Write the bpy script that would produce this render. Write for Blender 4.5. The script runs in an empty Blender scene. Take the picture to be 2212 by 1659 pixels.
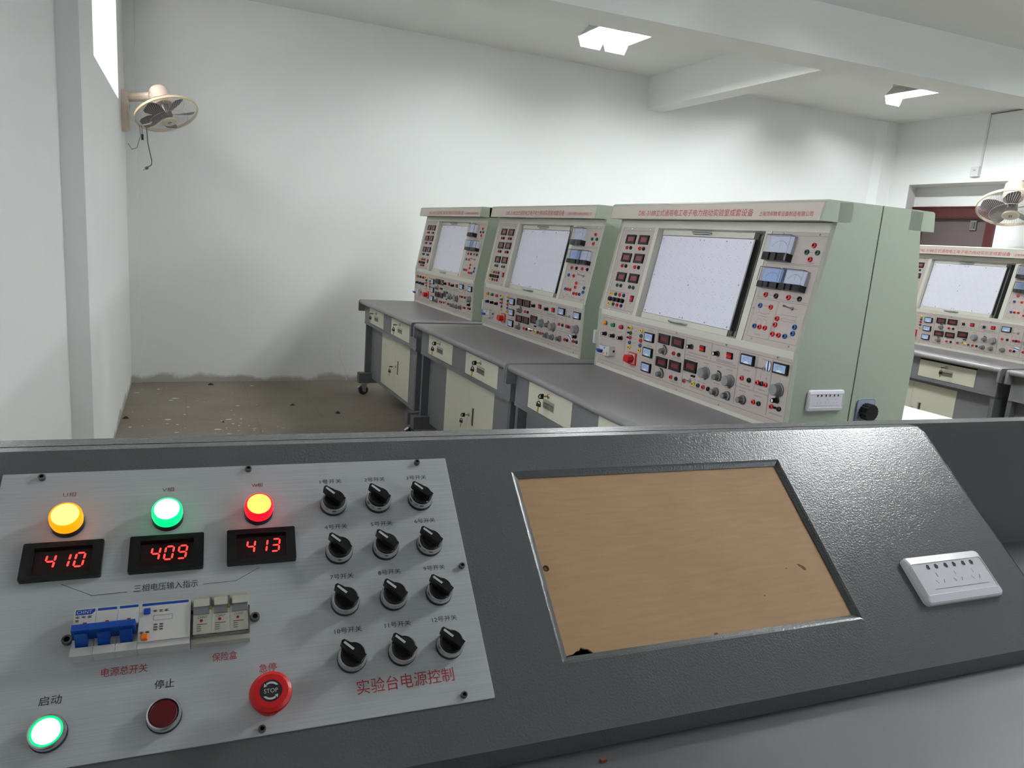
import bpy, math, random
from math import sin, cos, pi, radians
from mathutils import Matrix, Vector, Euler

random.seed(7)
scene = bpy.context.scene
COL = scene.collection

# ------------------------------------------------------------------ camera
F_PX, YAW, PITCH, ROLL, CAM_H = 1583.59, 0.427277, 0.194655, -0.076377, 1.36453
fw = Vector((sin(YAW) * cos(PITCH), cos(YAW) * cos(PITCH), -sin(PITCH)))
rt = Vector((cos(YAW), -sin(YAW), 0))
dn = fw.cross(rt)
r2 = cos(ROLL) * rt + sin(ROLL) * dn
d2 = -sin(ROLL) * rt + cos(ROLL) * dn
cam_data = bpy.data.cameras.new('camera')
cam = bpy.data.objects.new('camera', cam_data)
COL.objects.link(cam)
m = Matrix((r2, -d2, -fw)).transposed().to_4x4()
m.translation = (0, 0, CAM_H)
cam.matrix_world = m
cam_data.sensor_fit = 'HORIZONTAL'
cam_data.sensor_width = 36.0
cam_data.lens = F_PX / 2212 * 36.0
cam_data.clip_start = 0.02
scene.camera = cam

# ------------------------------------------------------------------ world, exposure, daylight
scene.view_settings.view_transform = 'Standard'
scene.view_settings.look = 'None'
scene.view_settings.gamma = 1.0
scene.view_settings.use_curve_mapping = False
scene.view_settings.exposure = 0.82
TUBE = 92.0          # brightness of the fluorescent tubes
TUBE_RIGHT, TUBE_MID_ADDED, TUBE_DESK = 330.0, 40.0, 105.0
DAY_LEFT, DAY_NEAR, DAY_SIDE_ADDED = 600.0, 30.0, 17.0
world = bpy.data.worlds.new('overcast_sky')
scene.world = world
world.use_nodes = True
bg = world.node_tree.nodes['Background']
bg.inputs['Color'].default_value = (0.86, 0.93, 1.0, 1)
bg.inputs['Strength'].default_value = 1.3


def area(name, loc, direction, sx, sy, power, color):
    l = bpy.data.lights.new(name, 'AREA')
    l.shape = 'RECTANGLE'
    l.size, l.size_y = sx, sy
    l.energy = power
    l.color = color
    o = bpy.data.objects.new(name, l)
    o.location = loc
    o.rotation_euler = Vector(direction).to_track_quat('-Z', 'Y').to_euler()
    COL.objects.link(o)
    return o


# sky light for two windows and one added, unseen side window (lamps sit in the openings, outside the panes)
area('daylight_left_window', (-2.0, 4.4, 3.9), (1.0, 0.45, -0.58), 0.9, 0.7, DAY_LEFT, (1.0, 0.96, 0.95))
area('added_side_daylight', (-0.78, 2.06, 1.86), (1, 0.20, -0.05), 0.8, 1.2, DAY_SIDE_ADDED, (0.90, 0.93, 1.0))
area('daylight_near_window', (4.6, -3.35, 1.9), (-0.05, 1, -0.05), 2.6, 1.6, DAY_NEAR, (0.80, 0.90, 1.0))


# ------------------------------------------------------------------ materials
def lin(c):
    c = c / 255.0
    return c / 12.92 if c <= 0.04045 else ((c + 0.055) / 1.055) ** 2.4


def rgb(r, g, b):
    return (lin(r), lin(g), lin(b), 1)


MATS = {}


def mat(name, color, rough=0.5, metal=0.0, bump=None, var=None, emit=None, coat=0.0, spec=0.5, trans=0.0, ior=1.45, alpha=1.0):
    if name in MATS:
        return MATS[name]
    mt = bpy.data.materials.new(name)
    mt.use_nodes = True
    nt = mt.node_tree
    p = nt.nodes['Principled BSDF']
    p.inputs['Base Color'].default_value = rgb(*color)
    p.inputs['Roughness'].default_value = rough
    p.inputs['Metallic'].default_value = metal
    p.inputs['Specular IOR Level'].default_value = spec
    p.inputs['Coat Weight'].default_value = coat
    p.inputs['Transmission Weight'].default_value = trans
    p.inputs['IOR'].default_value = ior
    p.inputs['Alpha'].default_value = alpha
    tc = None
    if bump or var:
        tc = nt.nodes.new('ShaderNodeTexCoord')
    if bump:                                   # (scale, strength, detail)
        n = nt.nodes.new('ShaderNodeTexNoise')
        n.inputs['Scale'].default_value = bump[0]
        n.inputs['Detail'].default_value = bump[2] if len(bump) > 2 else 2
        b = nt.nodes.new('ShaderNodeBump')
        b.inputs['Strength'].default_value = bump[1]
        b.inputs['Distance'].default_value = bump[3] if len(bump) > 3 else 0.001
        nt.links.new(tc.outputs['Object'], n.inputs['Vector'])
        nt.links.new(n.outputs['Fac'], b.inputs['Height'])
        nt.links.new(b.outputs['Normal'], p.inputs['Normal'])
    if var:                                    # (scale, amount)
        n = nt.nodes.new('ShaderNodeTexNoise')
        n.inputs['Scale'].default_value = var[0]
        n.inputs['Detail'].default_value = 4
        mx = nt.nodes.new('ShaderNodeMix')
        mx.data_type = 'RGBA'
        k = var[1]
        c = rgb(*color)
        mx.inputs[6].default_value = (c[0] * (1 - k), c[1] * (1 - k), c[2] * (1 - k), 1)
        mx.inputs[7].default_value = (min(1, c[0] * (1 + k)), min(1, c[1] * (1 + k)), min(1, c[2] * (1 + k)), 1)
        nt.links.new(tc.outputs['Object'], n.inputs['Vector'])
        nt.links.new(n.outputs['Fac'], mx.inputs[0])
        nt.links.new(mx.outputs[2], p.inputs['Base Color'])
    if emit:
        p.inputs['Emission Color'].default_value = rgb(*emit[0])
        p.inputs['Emission Strength'].default_value = emit[1]
    MATS[name] = mt
    return mt


def M(n):
    return MATS[n]


mat('ceiling_paint', (222, 224, 220), 0.9, var=(0.6, 0.02))
mat('powder_grey', (92, 93, 95), 0.24, bump=(380, 0.5, 2, 0.001), spec=0.5)
mat('bench_grey', (112, 113, 116), 0.45, bump=(600, 0.12), var=(3, 0.03))
mat('bench_grey_dark', (92, 93, 96), 0.5)
mat('worktop_laminate', (136, 134, 134), 0.38, bump=(500, 0.05), var=(4, 0.04))
mat('desk_laminate', (82, 82, 85), 0.42, bump=(350, 0.06), var=(5, 0.04))
mat('cream_paint', (200, 200, 180), 0.5, bump=(500, 0.05))
mat('frame_paint', (205, 203, 190), 0.45, bump=(500, 0.05))
mat('green_paint', (163, 172, 155), 0.5, bump=(500, 0.05))
mat('niche_paint', (140, 140, 132), 0.6)
mat('panel_taupe', (186, 175, 168), 0.42, var=(40, 0.02))
mat('header_taupe', (200, 190, 178), 0.4)
mat('black_plastic', (18, 18, 19), 0.32)
mat('matt_black', (14, 14, 14), 0.6)
mat('dark_gap', (20, 20, 20), 0.8)
mat('chrome', (205, 207, 210), 0.16, metal=1.0)
mat('steel', (150, 150, 150), 0.35, metal=1.0)
mat('alloy_screw', (120, 118, 116), 0.4, metal=1.0)
mat('white_plastic', (226, 224, 230), 0.22, spec=0.6)
mat('breaker_white', (206, 203, 200), 0.4)
mat('fuse_cream', (188, 186, 172), 0.35)
mat('fuse_grey', (118, 118, 122), 0.45)
mat('brass', (200, 165, 70), 0.3, metal=1.0)
mat('blue_plastic', (14, 70, 160), 0.38)
mat('blue_button', (20, 60, 170), 0.35)
mat('orange_plastic', (240, 120, 20), 0.4)
mat('red_plastic', (205, 25, 28), 0.38)
mat('red_dot', (150, 18, 26), 0.4)
mat('jack_red', (214, 48, 50), 0.35)
mat('jack_black', (26, 26, 27), 0.35)
mat('jack_yellow', (240, 200, 50), 0.35)
mat('jack_green', (40, 92, 74), 0.35)
mat('jack_blue', (44, 92, 160), 0.35)
mat('jack_navy', (34, 52, 104), 0.35)
mat('jack_hole', (60, 20, 20), 0.6)
mat('lens_amber', (240, 150, 30), 0.3)
mat('lens_green', (20, 140, 90), 0.3)
mat('lens_red', (200, 40, 55), 0.3)
mat('display_red', (112, 46, 48), 0.25)
mat('display_red_pale', (140, 74, 78), 0.3)
mat('meter_face', (216, 222, 232), 0.35)
mat('meter_face_reflect', (168, 192, 226), 0.3)  # meter scale with its pale blue reflection put into the colour
mat('meter_print', (90, 95, 110), 0.6)
mat('knob_grey', (122, 122, 122), 0.5)
mat('knob_grey_light', (140, 141, 141), 0.45)
mat('board_white', (226, 226, 238), 0.28, var=(3, 0.02))
mat('dot_grey', (128, 128, 138), 0.6)
mat('print_dark', (92, 86, 84), 0.7)
mat('print_red', (178, 52, 62), 0.6)
mat('print_black', (38, 40, 46), 0.6)
mat('print_brown', (128, 70, 70), 0.6)
mat('print_white', (200, 200, 200), 0.6)
mat('pull_steel', (176, 172, 162), 0.4, metal=0.6)
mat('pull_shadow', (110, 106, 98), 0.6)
mat('rubber', (48, 44, 44), 0.6)
mat('caster_steel', (170, 170, 172), 0.3, metal=0.9)
mat('fan_cream', (226, 208, 190), 0.35)
mat('fan_beige', (214, 196, 160), 0.4)
mat('fan_wire', (176, 172, 166), 0.4)
mat('fan_blade', (92, 86, 86), 0.3, trans=0.0)
mat('fan_hub', (206, 200, 176), 0.4)
mat('cord_white', (214, 208, 204), 0.5)
mat('cord_grey', (96, 94, 92), 0.6)
mat('red_door_paint', (74, 26, 27), 0.35, bump=(60, 0.1))
mat('door_grey', (92, 80, 80), 0.5, var=(4, 0.06))
mat('conduit', (205, 206, 204), 0.5)
mat('lamp_metal', (196, 196, 190), 0.4)
mat('lamp_dark', (90, 88, 84), 0.5)
mat('window_frame', (226, 196, 188), 0.4)
mat('pane_glass', (255, 255, 255), 0.0, trans=1.0, ior=1.02)
mat('clear_case', (245, 245, 250), 0.03, trans=1.0, ior=1.1)
mat('selector_blue_grey', (150, 160, 176), 0.4)
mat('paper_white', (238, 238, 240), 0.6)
mat('tube_light', (255, 255, 255), 0.5, emit=((247, 252, 255), TUBE))
for _n, _e in (('right', TUBE_RIGHT), ('mid', TUBE_MID_ADDED)):
    mat('tube_light_' + _n, (255, 255, 255), 0.5, emit=((247, 252, 255), _e))
mat('tube_light_desk', (255, 255, 255), 0.5, emit=((247, 252, 255), TUBE_DESK))
mat('glow_amber_core', (255, 220, 60), 0.5, emit=((255, 205, 70), 3.0))
mat('glow_amber_rim', (255, 150, 10), 0.35, emit=((255, 128, 0), 1.0))
mat('glow_green_core', (180, 255, 220), 0.5, emit=((130, 255, 215), 3.4))
mat('glow_green_rim', (0, 220, 130), 0.35, emit=((0, 230, 120), 0.8))
mat('glow_red_core', (255, 200, 60), 0.5, emit=((255, 178, 50), 3.0))
mat('glow_red_rim', (255, 20, 40), 0.35, emit=((255, 8, 30), 1.0))
mat('digit_red', (255, 60, 50), 0.5, emit=((255, 48, 44), 1.6))
mat('digit_window', (34, 12, 14), 0.25)
mat('debris_recess_dark', (52, 46, 42), 0.8)
mat('paint_flake', (206, 200, 184), 0.7)
mat('rust_crumb', (122, 72, 52), 0.8)
mat('cardboard_edge', (116, 84, 56), 0.9)
mat('cardboard_hole', (60, 34, 18), 0.9)


def wall_material():
    """White wall paint, a ragged strip of dirt and scraped plaster just above the floor."""
    mt = bpy.data.materials.new('wall_paint')
    mt.use_nodes = True
    nt = mt.node_tree
    p = nt.nodes['Principled BSDF']
    p.inputs['Roughness'].default_value = 0.85
    tc = nt.nodes.new('ShaderNodeTexCoord')
    sep = nt.nodes.new('ShaderNodeSeparateXYZ')
    geo = nt.nodes.new('ShaderNodeNewGeometry')
    nt.links.new(geo.outputs['Position'], sep.inputs[0])
    n1 = nt.nodes.new('ShaderNodeTexNoise')
    n1.inputs['Scale'].default_value = 3.5
    n1.inputs['Detail'].default_value = 6
    nt.links.new(geo.outputs['Position'], n1.inputs['Vector'])
    # height of the dirt line, wandering between ~1 and ~9 cm
    mul = nt.nodes.new('ShaderNodeMath'); mul.operation = 'MULTIPLY_ADD'
    mul.inputs[1].default_value = 0.26; mul.inputs[2].default_value = -0.075
    nt.links.new(n1.outputs['Fac'], mul.inputs[0])
    sub = nt.nodes.new('ShaderNodeMath'); sub.operation = 'SUBTRACT'
    nt.links.new(mul.outputs[0], sub.inputs[0])
    nt.links.new(sep.outputs['Z'], sub.inputs[1])
    mr = nt.nodes.new('ShaderNodeMapRange')
    mr.inputs['From Min'].default_value = 0.0
    mr.inputs['From Max'].default_value = 0.035
    mr.inputs['To Max'].default_value = 0.75
    nt.links.new(sub.outputs[0], mr.inputs['Value'])
    n2 = nt.nodes.new('ShaderNodeTexNoise')
    n2.inputs['Scale'].default_value = 1.2
    n2.inputs['Detail'].default_value = 5
    nt.links.new(geo.outputs['Position'], n2.inputs['Vector'])
    base = nt.nodes.new('ShaderNodeMix'); base.data_type = 'RGBA'
    base.inputs[6].default_value = rgb(219, 221, 219)
    base.inputs[7].default_value = rgb(227, 228, 225)
    nt.links.new(n2.outputs['Fac'], base.inputs[0])
    mx = nt.nodes.new('ShaderNodeMix'); mx.data_type = 'RGBA'
    mx.inputs[7].default_value = rgb(140, 134, 122)
    nt.links.new(base.outputs[2], mx.inputs[6])
    nt.links.new(mr.outputs['Result'], mx.inputs[0])
    nt.links.new(mx.outputs[2], p.inputs['Base Color'])
    nb = nt.nodes.new('ShaderNodeTexNoise'); nb.inputs['Scale'].default_value = 40
    b = nt.nodes.new('ShaderNodeBump'); b.inputs['Strength'].default_value = 0.06
    nt.links.new(geo.outputs['Position'], nb.inputs['Vector'])
    nt.links.new(nb.outputs['Fac'], b.inputs['Height'])
    nt.links.new(b.outputs['Normal'], p.inputs['Normal'])
    MATS['wall_paint'] = mt


def floor_material():
    """Worn grey-brown concrete screed with blotches and hairline slab joints."""
    mt = bpy.data.materials.new('concrete_floor')
    mt.use_nodes = True
    nt = mt.node_tree
    p = nt.nodes['Principled BSDF']
    p.inputs['Roughness'].default_value = 0.62
    geo = nt.nodes.new('ShaderNodeNewGeometry')
    n1 = nt.nodes.new('ShaderNodeTexNoise'); n1.inputs['Scale'].default_value = 2.2; n1.inputs['Detail'].default_value = 8
    n2 = nt.nodes.new('ShaderNodeTexNoise'); n2.inputs['Scale'].default_value = 26; n2.inputs['Detail'].default_value = 6
    nt.links.new(geo.outputs['Position'], n1.inputs['Vector'])
    nt.links.new(geo.outputs['Position'], n2.inputs['Vector'])
    r = nt.nodes.new('ShaderNodeValToRGB')
    r.color_ramp.elements[0].position = 0.3; r.color_ramp.elements[0].color = rgb(112, 102, 92)
    r.color_ramp.elements[1].position = 0.7; r.color_ramp.elements[1].color = rgb(136, 126, 113)
    mixf = nt.nodes.new('ShaderNodeMath'); mixf.operation = 'MULTIPLY_ADD'; mixf.inputs[1].default_value = 0.3
    nt.links.new(n2.outputs['Fac'], mixf.inputs[0])
    sc = nt.nodes.new('ShaderNodeMath'); sc.operation = 'MULTIPLY'; sc.inputs[1].default_value = 0.7
    nt.links.new(n1.outputs['Fac'], sc.inputs[0])
    nt.links.new(sc.outputs[0], mixf.inputs[2])
    nt.links.new(mixf.outputs[0], r.inputs['Fac'])
    br = nt.nodes.new('ShaderNodeTexBrick')
    br.inputs['Scale'].default_value = 1.0
    br.inputs['Mortar Size'].default_value = 0.003
    br.inputs['Brick Width'].default_value = 0.9
    br.inputs['Row Height'].default_value = 0.75
    br.inputs['Color1'].default_value = (1, 1, 1, 1); br.inputs['Color2'].default_value = (1, 1, 1, 1)
    br.inputs['Mortar'].default_value = (0.82, 0.8, 0.78, 1)
    nt.links.new(geo.outputs['Position'], br.inputs['Vector'])
    mm = nt.nodes.new('ShaderNodeMix'); mm.data_type = 'RGBA'; mm.blend_type = 'MULTIPLY'; mm.inputs[0].default_value = 1.0
    nt.links.new(r.outputs['Color'], mm.inputs[6])
    nt.links.new(br.outputs['Color'], mm.inputs[7])
    nt.links.new(mm.outputs[2], p.inputs['Base Color'])
    b = nt.nodes.new('ShaderNodeBump'); b.inputs['Strength'].default_value = 0.12
    nt.links.new(n2.outputs['Fac'], b.inputs['Height'])
    nt.links.new(b.outputs['Normal'], p.inputs['Normal'])
    MATS['concrete_floor'] = mt


def brushed_material():
    mt = bpy.data.materials.new('brushed_aluminium')
    mt.use_nodes = True
    nt = mt.node_tree
    p = nt.nodes['Principled BSDF']
    p.inputs['Metallic'].default_value = 0.12
    p.inputs['Roughness'].default_value = 0.45
    tc = nt.nodes.new('ShaderNodeTexCoord')
    mp = nt.nodes.new('ShaderNodeMapping'); mp.inputs['Scale'].default_value = (6, 900, 1)
    n = nt.nodes.new('ShaderNodeTexNoise'); n.inputs['Scale'].default_value = 1; n.inputs['Detail'].default_value = 3
    nt.links.new(tc.outputs['Object'], mp.inputs['Vector'])
    nt.links.new(mp.outputs[0], n.inputs['Vector'])
    r = nt.nodes.new('ShaderNodeValToRGB')
    r.color_ramp.elements[0].position = 0.3; r.color_ramp.elements[0].color = rgb(176, 179, 182)
    r.color_ramp.elements[1].position = 0.7; r.color_ramp.elements[1].color = rgb(190, 193, 196)
    nt.links.new(n.outputs['Fac'], r.inputs['Fac'])
    nt.links.new(r.outputs['Color'], p.inputs['Base Color'])
    b = nt.nodes.new('ShaderNodeBump'); b.inputs['Strength'].default_value = 0.12; b.inputs['Distance'].default_value = 0.0004
    nt.links.new(n.outputs['Fac'], b.inputs['Height'])
    nt.links.new(b.outputs['Normal'], p.inputs['Normal'])
    MATS['brushed_aluminium'] = mt


def cardboard_material():
    mt = bpy.data.materials.new('brown_cardboard')
    mt.use_nodes = True
    nt = mt.node_tree
    p = nt.nodes['Principled BSDF']
    p.inputs['Roughness'].default_value = 0.75
    tc = nt.nodes.new('ShaderNodeTexCoord')
    mp = nt.nodes.new('ShaderNodeMapping'); mp.inputs['Scale'].default_value = (18, 160, 1)
    n = nt.nodes.new('ShaderNodeTexNoise'); n.inputs['Scale'].default_value = 1; n.inputs['Detail'].default_value = 4
    n2 = nt.nodes.new('ShaderNodeTexNoise'); n2.inputs['Scale'].default_value = 7; n2.inputs['Detail'].default_value = 5
    nt.links.new(tc.outputs['Object'], mp.inputs['Vector'])
    nt.links.new(mp.outputs[0], n.inputs['Vector'])
    nt.links.new(tc.outputs['Object'], n2.inputs['Vector'])
    mx = nt.nodes.new('ShaderNodeMix'); mx.data_type = 'FLOAT'; mx.inputs[0].default_value = 0.5
    nt.links.new(n.outputs['Fac'], mx.inputs[2]); nt.links.new(n2.outputs['Fac'], mx.inputs[3])
    r = nt.nodes.new('ShaderNodeValToRGB')
    r.color_ramp.elements[0].position = 0.35; r.color_ramp.elements[0].color = rgb(178, 142, 104)
    r.color_ramp.elements[1].position = 0.65; r.color_ramp.elements[1].color = rgb(190, 154, 116)
    nt.links.new(mx.outputs[0], r.inputs['Fac'])
    nt.links.new(r.outputs['Color'], p.inputs['Base Color'])
    MATS['brown_cardboard'] = mt


wall_material(); floor_material(); brushed_material(); cardboard_material()


# ------------------------------------------------------------------ geometry helpers
class G:
    """Collects faces with material slots; build() links them as one mesh object."""

    def __init__(self):
        self.V, self.F, self.I, self.mats = [], [], [], []

    def slot(self, m):
        if m not in self.mats:
            self.mats.append(m)
        return self.mats.index(m)

    def add(self, verts, faces, m, xf=None):
        b = len(self.V)
        s = self.slot(m)
        for v in verts:
            self.V.append(tuple(xf @ Vector(v)) if xf else tuple(v))
        for f in faces:
            self.F.append(tuple(b + i for i in f))
            self.I.append(s)
        return self

    def box(self, x0, x1, y0, y1, z0, z1, m, xf=None):
        v = [(x0, y0, z0), (x1, y0, z0), (x1, y1, z0), (x0, y1, z0), (x0, y0, z1), (x1, y0, z1), (x1, y1, z1), (x0, y1, z1)]
        f = [(0, 3, 2, 1), (4, 5, 6, 7), (0, 1, 5, 4), (1, 2, 6, 5), (2, 3, 7, 6), (3, 0, 4, 7)]
        return self.add(v, f, m, xf)

    def poly(self, pts, m, xf=None):
        return self.add(pts, [tuple(range(len(pts)))], m, xf)

    def prism(self, poly, axis, lo, hi, m, xf=None):
        """poly: 2-D points; axis 'x': (y,z), 'y': (x,z), 'z': (x,y)."""
        def put(a, b, c):
            return {'x': (c, a, b), 'y': (a, c, b), 'z': (a, b, c)}[axis]
        n = len(poly)
        v = [put(a, b, lo) for a, b in poly] + [put(a, b, hi) for a, b in poly]
        f = [tuple(range(n))[::-1], tuple(range(n, 2 * n))]
        f += [(i, (i + 1) % n, n + (i + 1) % n, n + i) for i in range(n)]
        return self.add(v, f, m, xf)

    def lathe(self, prof, m, n=24, xf=None, cx=0, cy=0, mats=None, close=True):
        """prof: (r, z) along +z; mats: one per segment."""
        rings = []
        for r, z in prof:
            rings.append([(cx + r * cos(2 * pi * k / n), cy + r * sin(2 * pi * k / n), z) for k in range(n)])
        for i in range(len(prof) - 1):
            mm = mats[i] if mats else m
            v = rings[i] + rings[i + 1]
            self.add(v, [(k, (k + 1) % n, n + (k + 1) % n, n + k) for k in range(n)], mm, xf)
        if close:
            if prof[-1][0] > 1e-6:
                self.add(rings[-1], [tuple(range(n))], mats[-1] if mats else m, xf)
            if prof[0][0] > 1e-6:
                self.add(rings[0], [tuple(range(n))[::-1]], mats[0] if mats else m, xf)
        return self

    def disc(self, cx, cy, z, r, m, n=16, xf=None):
        return self.poly([(cx + r * cos(2 * pi * k / n), cy + r * sin(2 * pi * k / n), z) for k in range(n)], m, xf)

    def tube(self, pts, r, m, n=6, xf=None, closed=False):
        pts = [Vector(p) for p in pts]
        N = len(pts)
        rings = []
        up = None
        for i, p in enumerate(pts):
            a = pts[i - 1] if (i > 0 or closed) else p
            b = pts[(i + 1) % N] if (i < N - 1 or closed) else p
            t = (b - a).normalized()
            if up is None:
                up = Vector((0, 0, 1)) if abs(t.z) < 0.9 else Vector((1, 0, 0))
            s = t.cross(up)
            if s.length < 1e-6:
                s = t.cross(Vector((1, 0.3, 0.2)))
            s.normalize()
            up = s.cross(t).normalized()
            rings.append([p + r * (cos(2 * pi * k / n) * s + sin(2 * pi * k / n) * up) for k in range(n)])
        v = [q for ring in rings for q in ring]
        f = []
        for i in range(N if closed else N - 1):
            j = (i + 1) % N
            f += [(i * n + k, i * n + (k + 1) % n, j * n + (k + 1) % n, j * n + k) for k in range(n)]
        if not closed:
            f += [tuple(range(n))[::-1], tuple((N - 1) * n + k for k in range(n))]
        return self.add(v, f, m, xf)

    def rrect(self, x0, x1, y0, y1, r, k=4):
        out = []
        for cx, cy, a in ((x1 - r, y1 - r, 0), (x0 + r, y1 - r, 90), (x0 + r, y0 + r, 180), (x1 - r, y0 + r, 270)):
            for i in range(k + 1):
                t = radians(a + 90 * i / k)
                out.append((cx + r * cos(t), cy + r * sin(t)))
        return out

    def pillow(self, x0, x1, y0, y1, r, z0, z1, ch, m, xf=None, k=4):
        """Rounded-corner slab from z0 to z1 with a chamfered front edge."""
        a = self.rrect(x0, x1, y0, y1, r, k)
        b = self.rrect(x0 + ch, x1 - ch, y0 + ch, y1 - ch, max(r - ch, 0.0004), k)
        n = len(a)
        v = [(x, y, z0) for x, y in a] + [(x, y, z1 - ch) for x, y in a] + [(x, y, z1) for x, y in b]
        f = [tuple(range(n))[::-1], tuple(range(2 * n, 3 * n))]
        for o in (0, n):
            f += [(o + i, o + (i + 1) % n, o + n + (i + 1) % n, o + n + i) for i in range(n)]
        return self.add(v, f, m, xf)

    def mesh(self, name, smooth=35):
        me = bpy.data.meshes.new(name)
        me.from_pydata(self.V, [], self.F)
        for s in self.mats:
            me.materials.append(MATS[s])
        me.polygons.foreach_set('material_index', self.I)
        me.validate()
        if smooth:
            me.polygons.foreach_set('use_smooth', [True] * len(me.polygons))
            me.set_sharp_from_angle(angle=radians(smooth))
        me.update()
        return me

    def build(self, name, parent=None, loc=(0, 0, 0), rot=(0, 0, 0), smooth=35, label=None):
        return inst(self.mesh(name, smooth), name, parent, loc, rot, label)


def inst(me, name, parent=None, loc=(0, 0, 0), rot=(0, 0, 0), label=None):
    o = bpy.data.objects.new(name, me)
    COL.objects.link(o)
    o.location = loc
    o.rotation_euler = rot
    if parent is not None:
        o.parent = parent
    if label:
        o['label'] = label
    return o


def tag(o, label, cat, group=None):
    o['label'] = label
    o['category'] = cat
    if group:
        o['group'] = group
    return o


def thing(name, label, cat, loc=(0, 0, 0), rz=0, group=None):
    o = bpy.data.objects.new(name, None)
    COL.objects.link(o)
    o.location = loc
    o.rotation_euler = (0, 0, rz)
    o.empty_display_size = 0.05
    return tag(o, label, cat, group)


def struct(g, name, parent=None, smooth=0, loc=(0, 0, 0)):
    o = g.build(name, parent, loc=loc, smooth=smooth)
    o['kind'] = 'structure'
    return o


def copy_tree(o, parent=None):
    c = o.copy()
    COL.objects.link(c)
    if parent is not None:
        c.parent = parent
    for ch in list(o.children):
        copy_tree(ch, c)
    return c


TXT = {}


def text_geom(s):
    if s in TXT:
        return TXT[s]
    cu = bpy.data.curves.new('lettering', 'FONT')
    cu.body = s
    cu.size = 1.0
    cu.resolution_u = 3
    ob = bpy.data.objects.new('lettering', cu)
    COL.objects.link(ob)
    dg = bpy.context.evaluated_depsgraph_get()
    me = bpy.data.meshes.new_from_object(ob.evaluated_get(dg))
    V = [tuple(v.co) for v in me.vertices]
    F = [tuple(p.vertices) for p in me.polygons]
    bpy.data.objects.remove(ob)
    bpy.data.curves.remove(cu)
    bpy.data.meshes.remove(me)
    xs = [v[0] for v in V] or [0, 1]
    ys = [v[1] for v in V] or [0, 1]
    x0, x1, y0, y1 = min(xs), max(xs), min(ys), max(ys)
    w, h = max(x1 - x0, 1e-6), max(y1 - y0, 1e-6)
    V = [((v[0] - x0) / w - 0.5, (v[1] - y0) / h - 0.5, 0) for v in V]
    TXT[s] = (V, F, w / h)
    return TXT[s]


def put_text(g, s, cx, cy, h, m, w=None, z=0.0004, ang=0.0, xf=None):
    V, F, asp = text_geom(s)
    w = w or h * asp
    c, sn = cos(ang), sin(ang)
    pts = [(cx + v[0] * w * c - v[1] * h * sn, cy + v[0] * w * sn + v[1] * h * c, z) for v in V]
    g.add(pts, F, m, xf)


def line(g, x0, y0, x1, y1, m, w=0.0008, z=0.0004):
    d = Vector((x1 - x0, y1 - y0, 0))
    if d.length < 1e-9:
        return
    n = Vector((-d.y, d.x, 0)).normalized() * (w / 2)
    g.poly([(x0 - n.x, y0 - n.y, z), (x1 - n.x, y1 - n.y, z), (x1 + n.x, y1 + n.y, z), (x0 + n.x, y0 + n.y, z)], m)


def rect(g, x0, x1, y0, y1, m, w=0.0008, z=0.0004):
    line(g, x0, y0, x1, y0, m, w, z); line(g, x1, y0, x1, y1, m, w, z)
    line(g, x1, y1, x0, y1, m, w, z); line(g, x0, y1, x0, y0, m, w, z)


def smudge(g, x0, x1, y, m='print_dark', h=0.0042):
    """A row of tiny strokes: print too small to read."""
    x = x0
    rnd = random.Random(int(x0 * 1e5) + int(y * 1e5))
    while x < x1 - 0.002:
        w = 0.0034
        line(g, x, y + h * 0.3, x + w, y + h * 0.3, m, 0.0007)
        line(g, x, y - h * 0.35 * rnd.random(), x + w, y - h * 0.3, m, 0.0007)
        line(g, x + w * 0.5, y - h / 2, x + w * 0.5, y + h / 2, m, 0.0007)
        x += 0.0052


# ------------------------------------------------------------------ room
XL, XLN, YSTEP, YB, XR, ZC, YN = -0.398, -0.487, 3.828, 6.538, 8.0, 3.03, -3.0
g = G(); g.box(-0.9, XR + 0.3, YN - 0.3, YB + 0.3, -0.12, 0.0, 'concrete_floor'); struct(g, 'floor')
g = G(); g.box(-0.9, XR + 0.3, YN - 0.3, YB + 0.3, ZC, ZC + 0.15, 'ceiling_paint'); struct(g, 'ceiling')
g = G(); g.box(-0.9, XR + 0.3, YB, YB + 0.25, 0, ZC, 'wall_paint'); struct(g, 'wall_back')
# left wall: the far stretch is 9 cm thicker and holds a high window
WY0, WY1, WZ0, WZ1 = 4.385, 5.93, 2.096, 2.96
g = G()
LY0, LY1, LZ0, LZ1 = 1.66, 2.46, 1.20, 2.50  # unseen opening, added so daylight reaches the console fronts
g.box(XLN - 0.22, XLN, YN, LY0, 0, ZC, 'wall_paint')
g.box(XLN - 0.22, XLN, LY1, YSTEP, 0, ZC, 'wall_paint')
g.box(XLN - 0.22, XLN, LY0, LY1, 0, LZ0, 'wall_paint')
g.box(XLN - 0.22, XLN, LY0, LY1, LZ1, ZC, 'wall_paint')
g.box(XLN - 0.22, XL, YSTEP, WY0, 0, ZC, 'wall_paint')
g.box(XLN - 0.22, XL, WY1, YB, 0, ZC, 'wall_paint')
g.box(XLN - 0.22, XL, WY0, WY1, 0, WZ0, 'wall_paint')
g.box(XLN - 0.22, XL, WY0, WY1, WZ1, ZC, 'wall_paint')
g.box(XL, -0.322, 6.505, YB, 0, ZC, 'wall_paint')          # shallow return in the corner
struct(g, 'wall_left')
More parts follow.
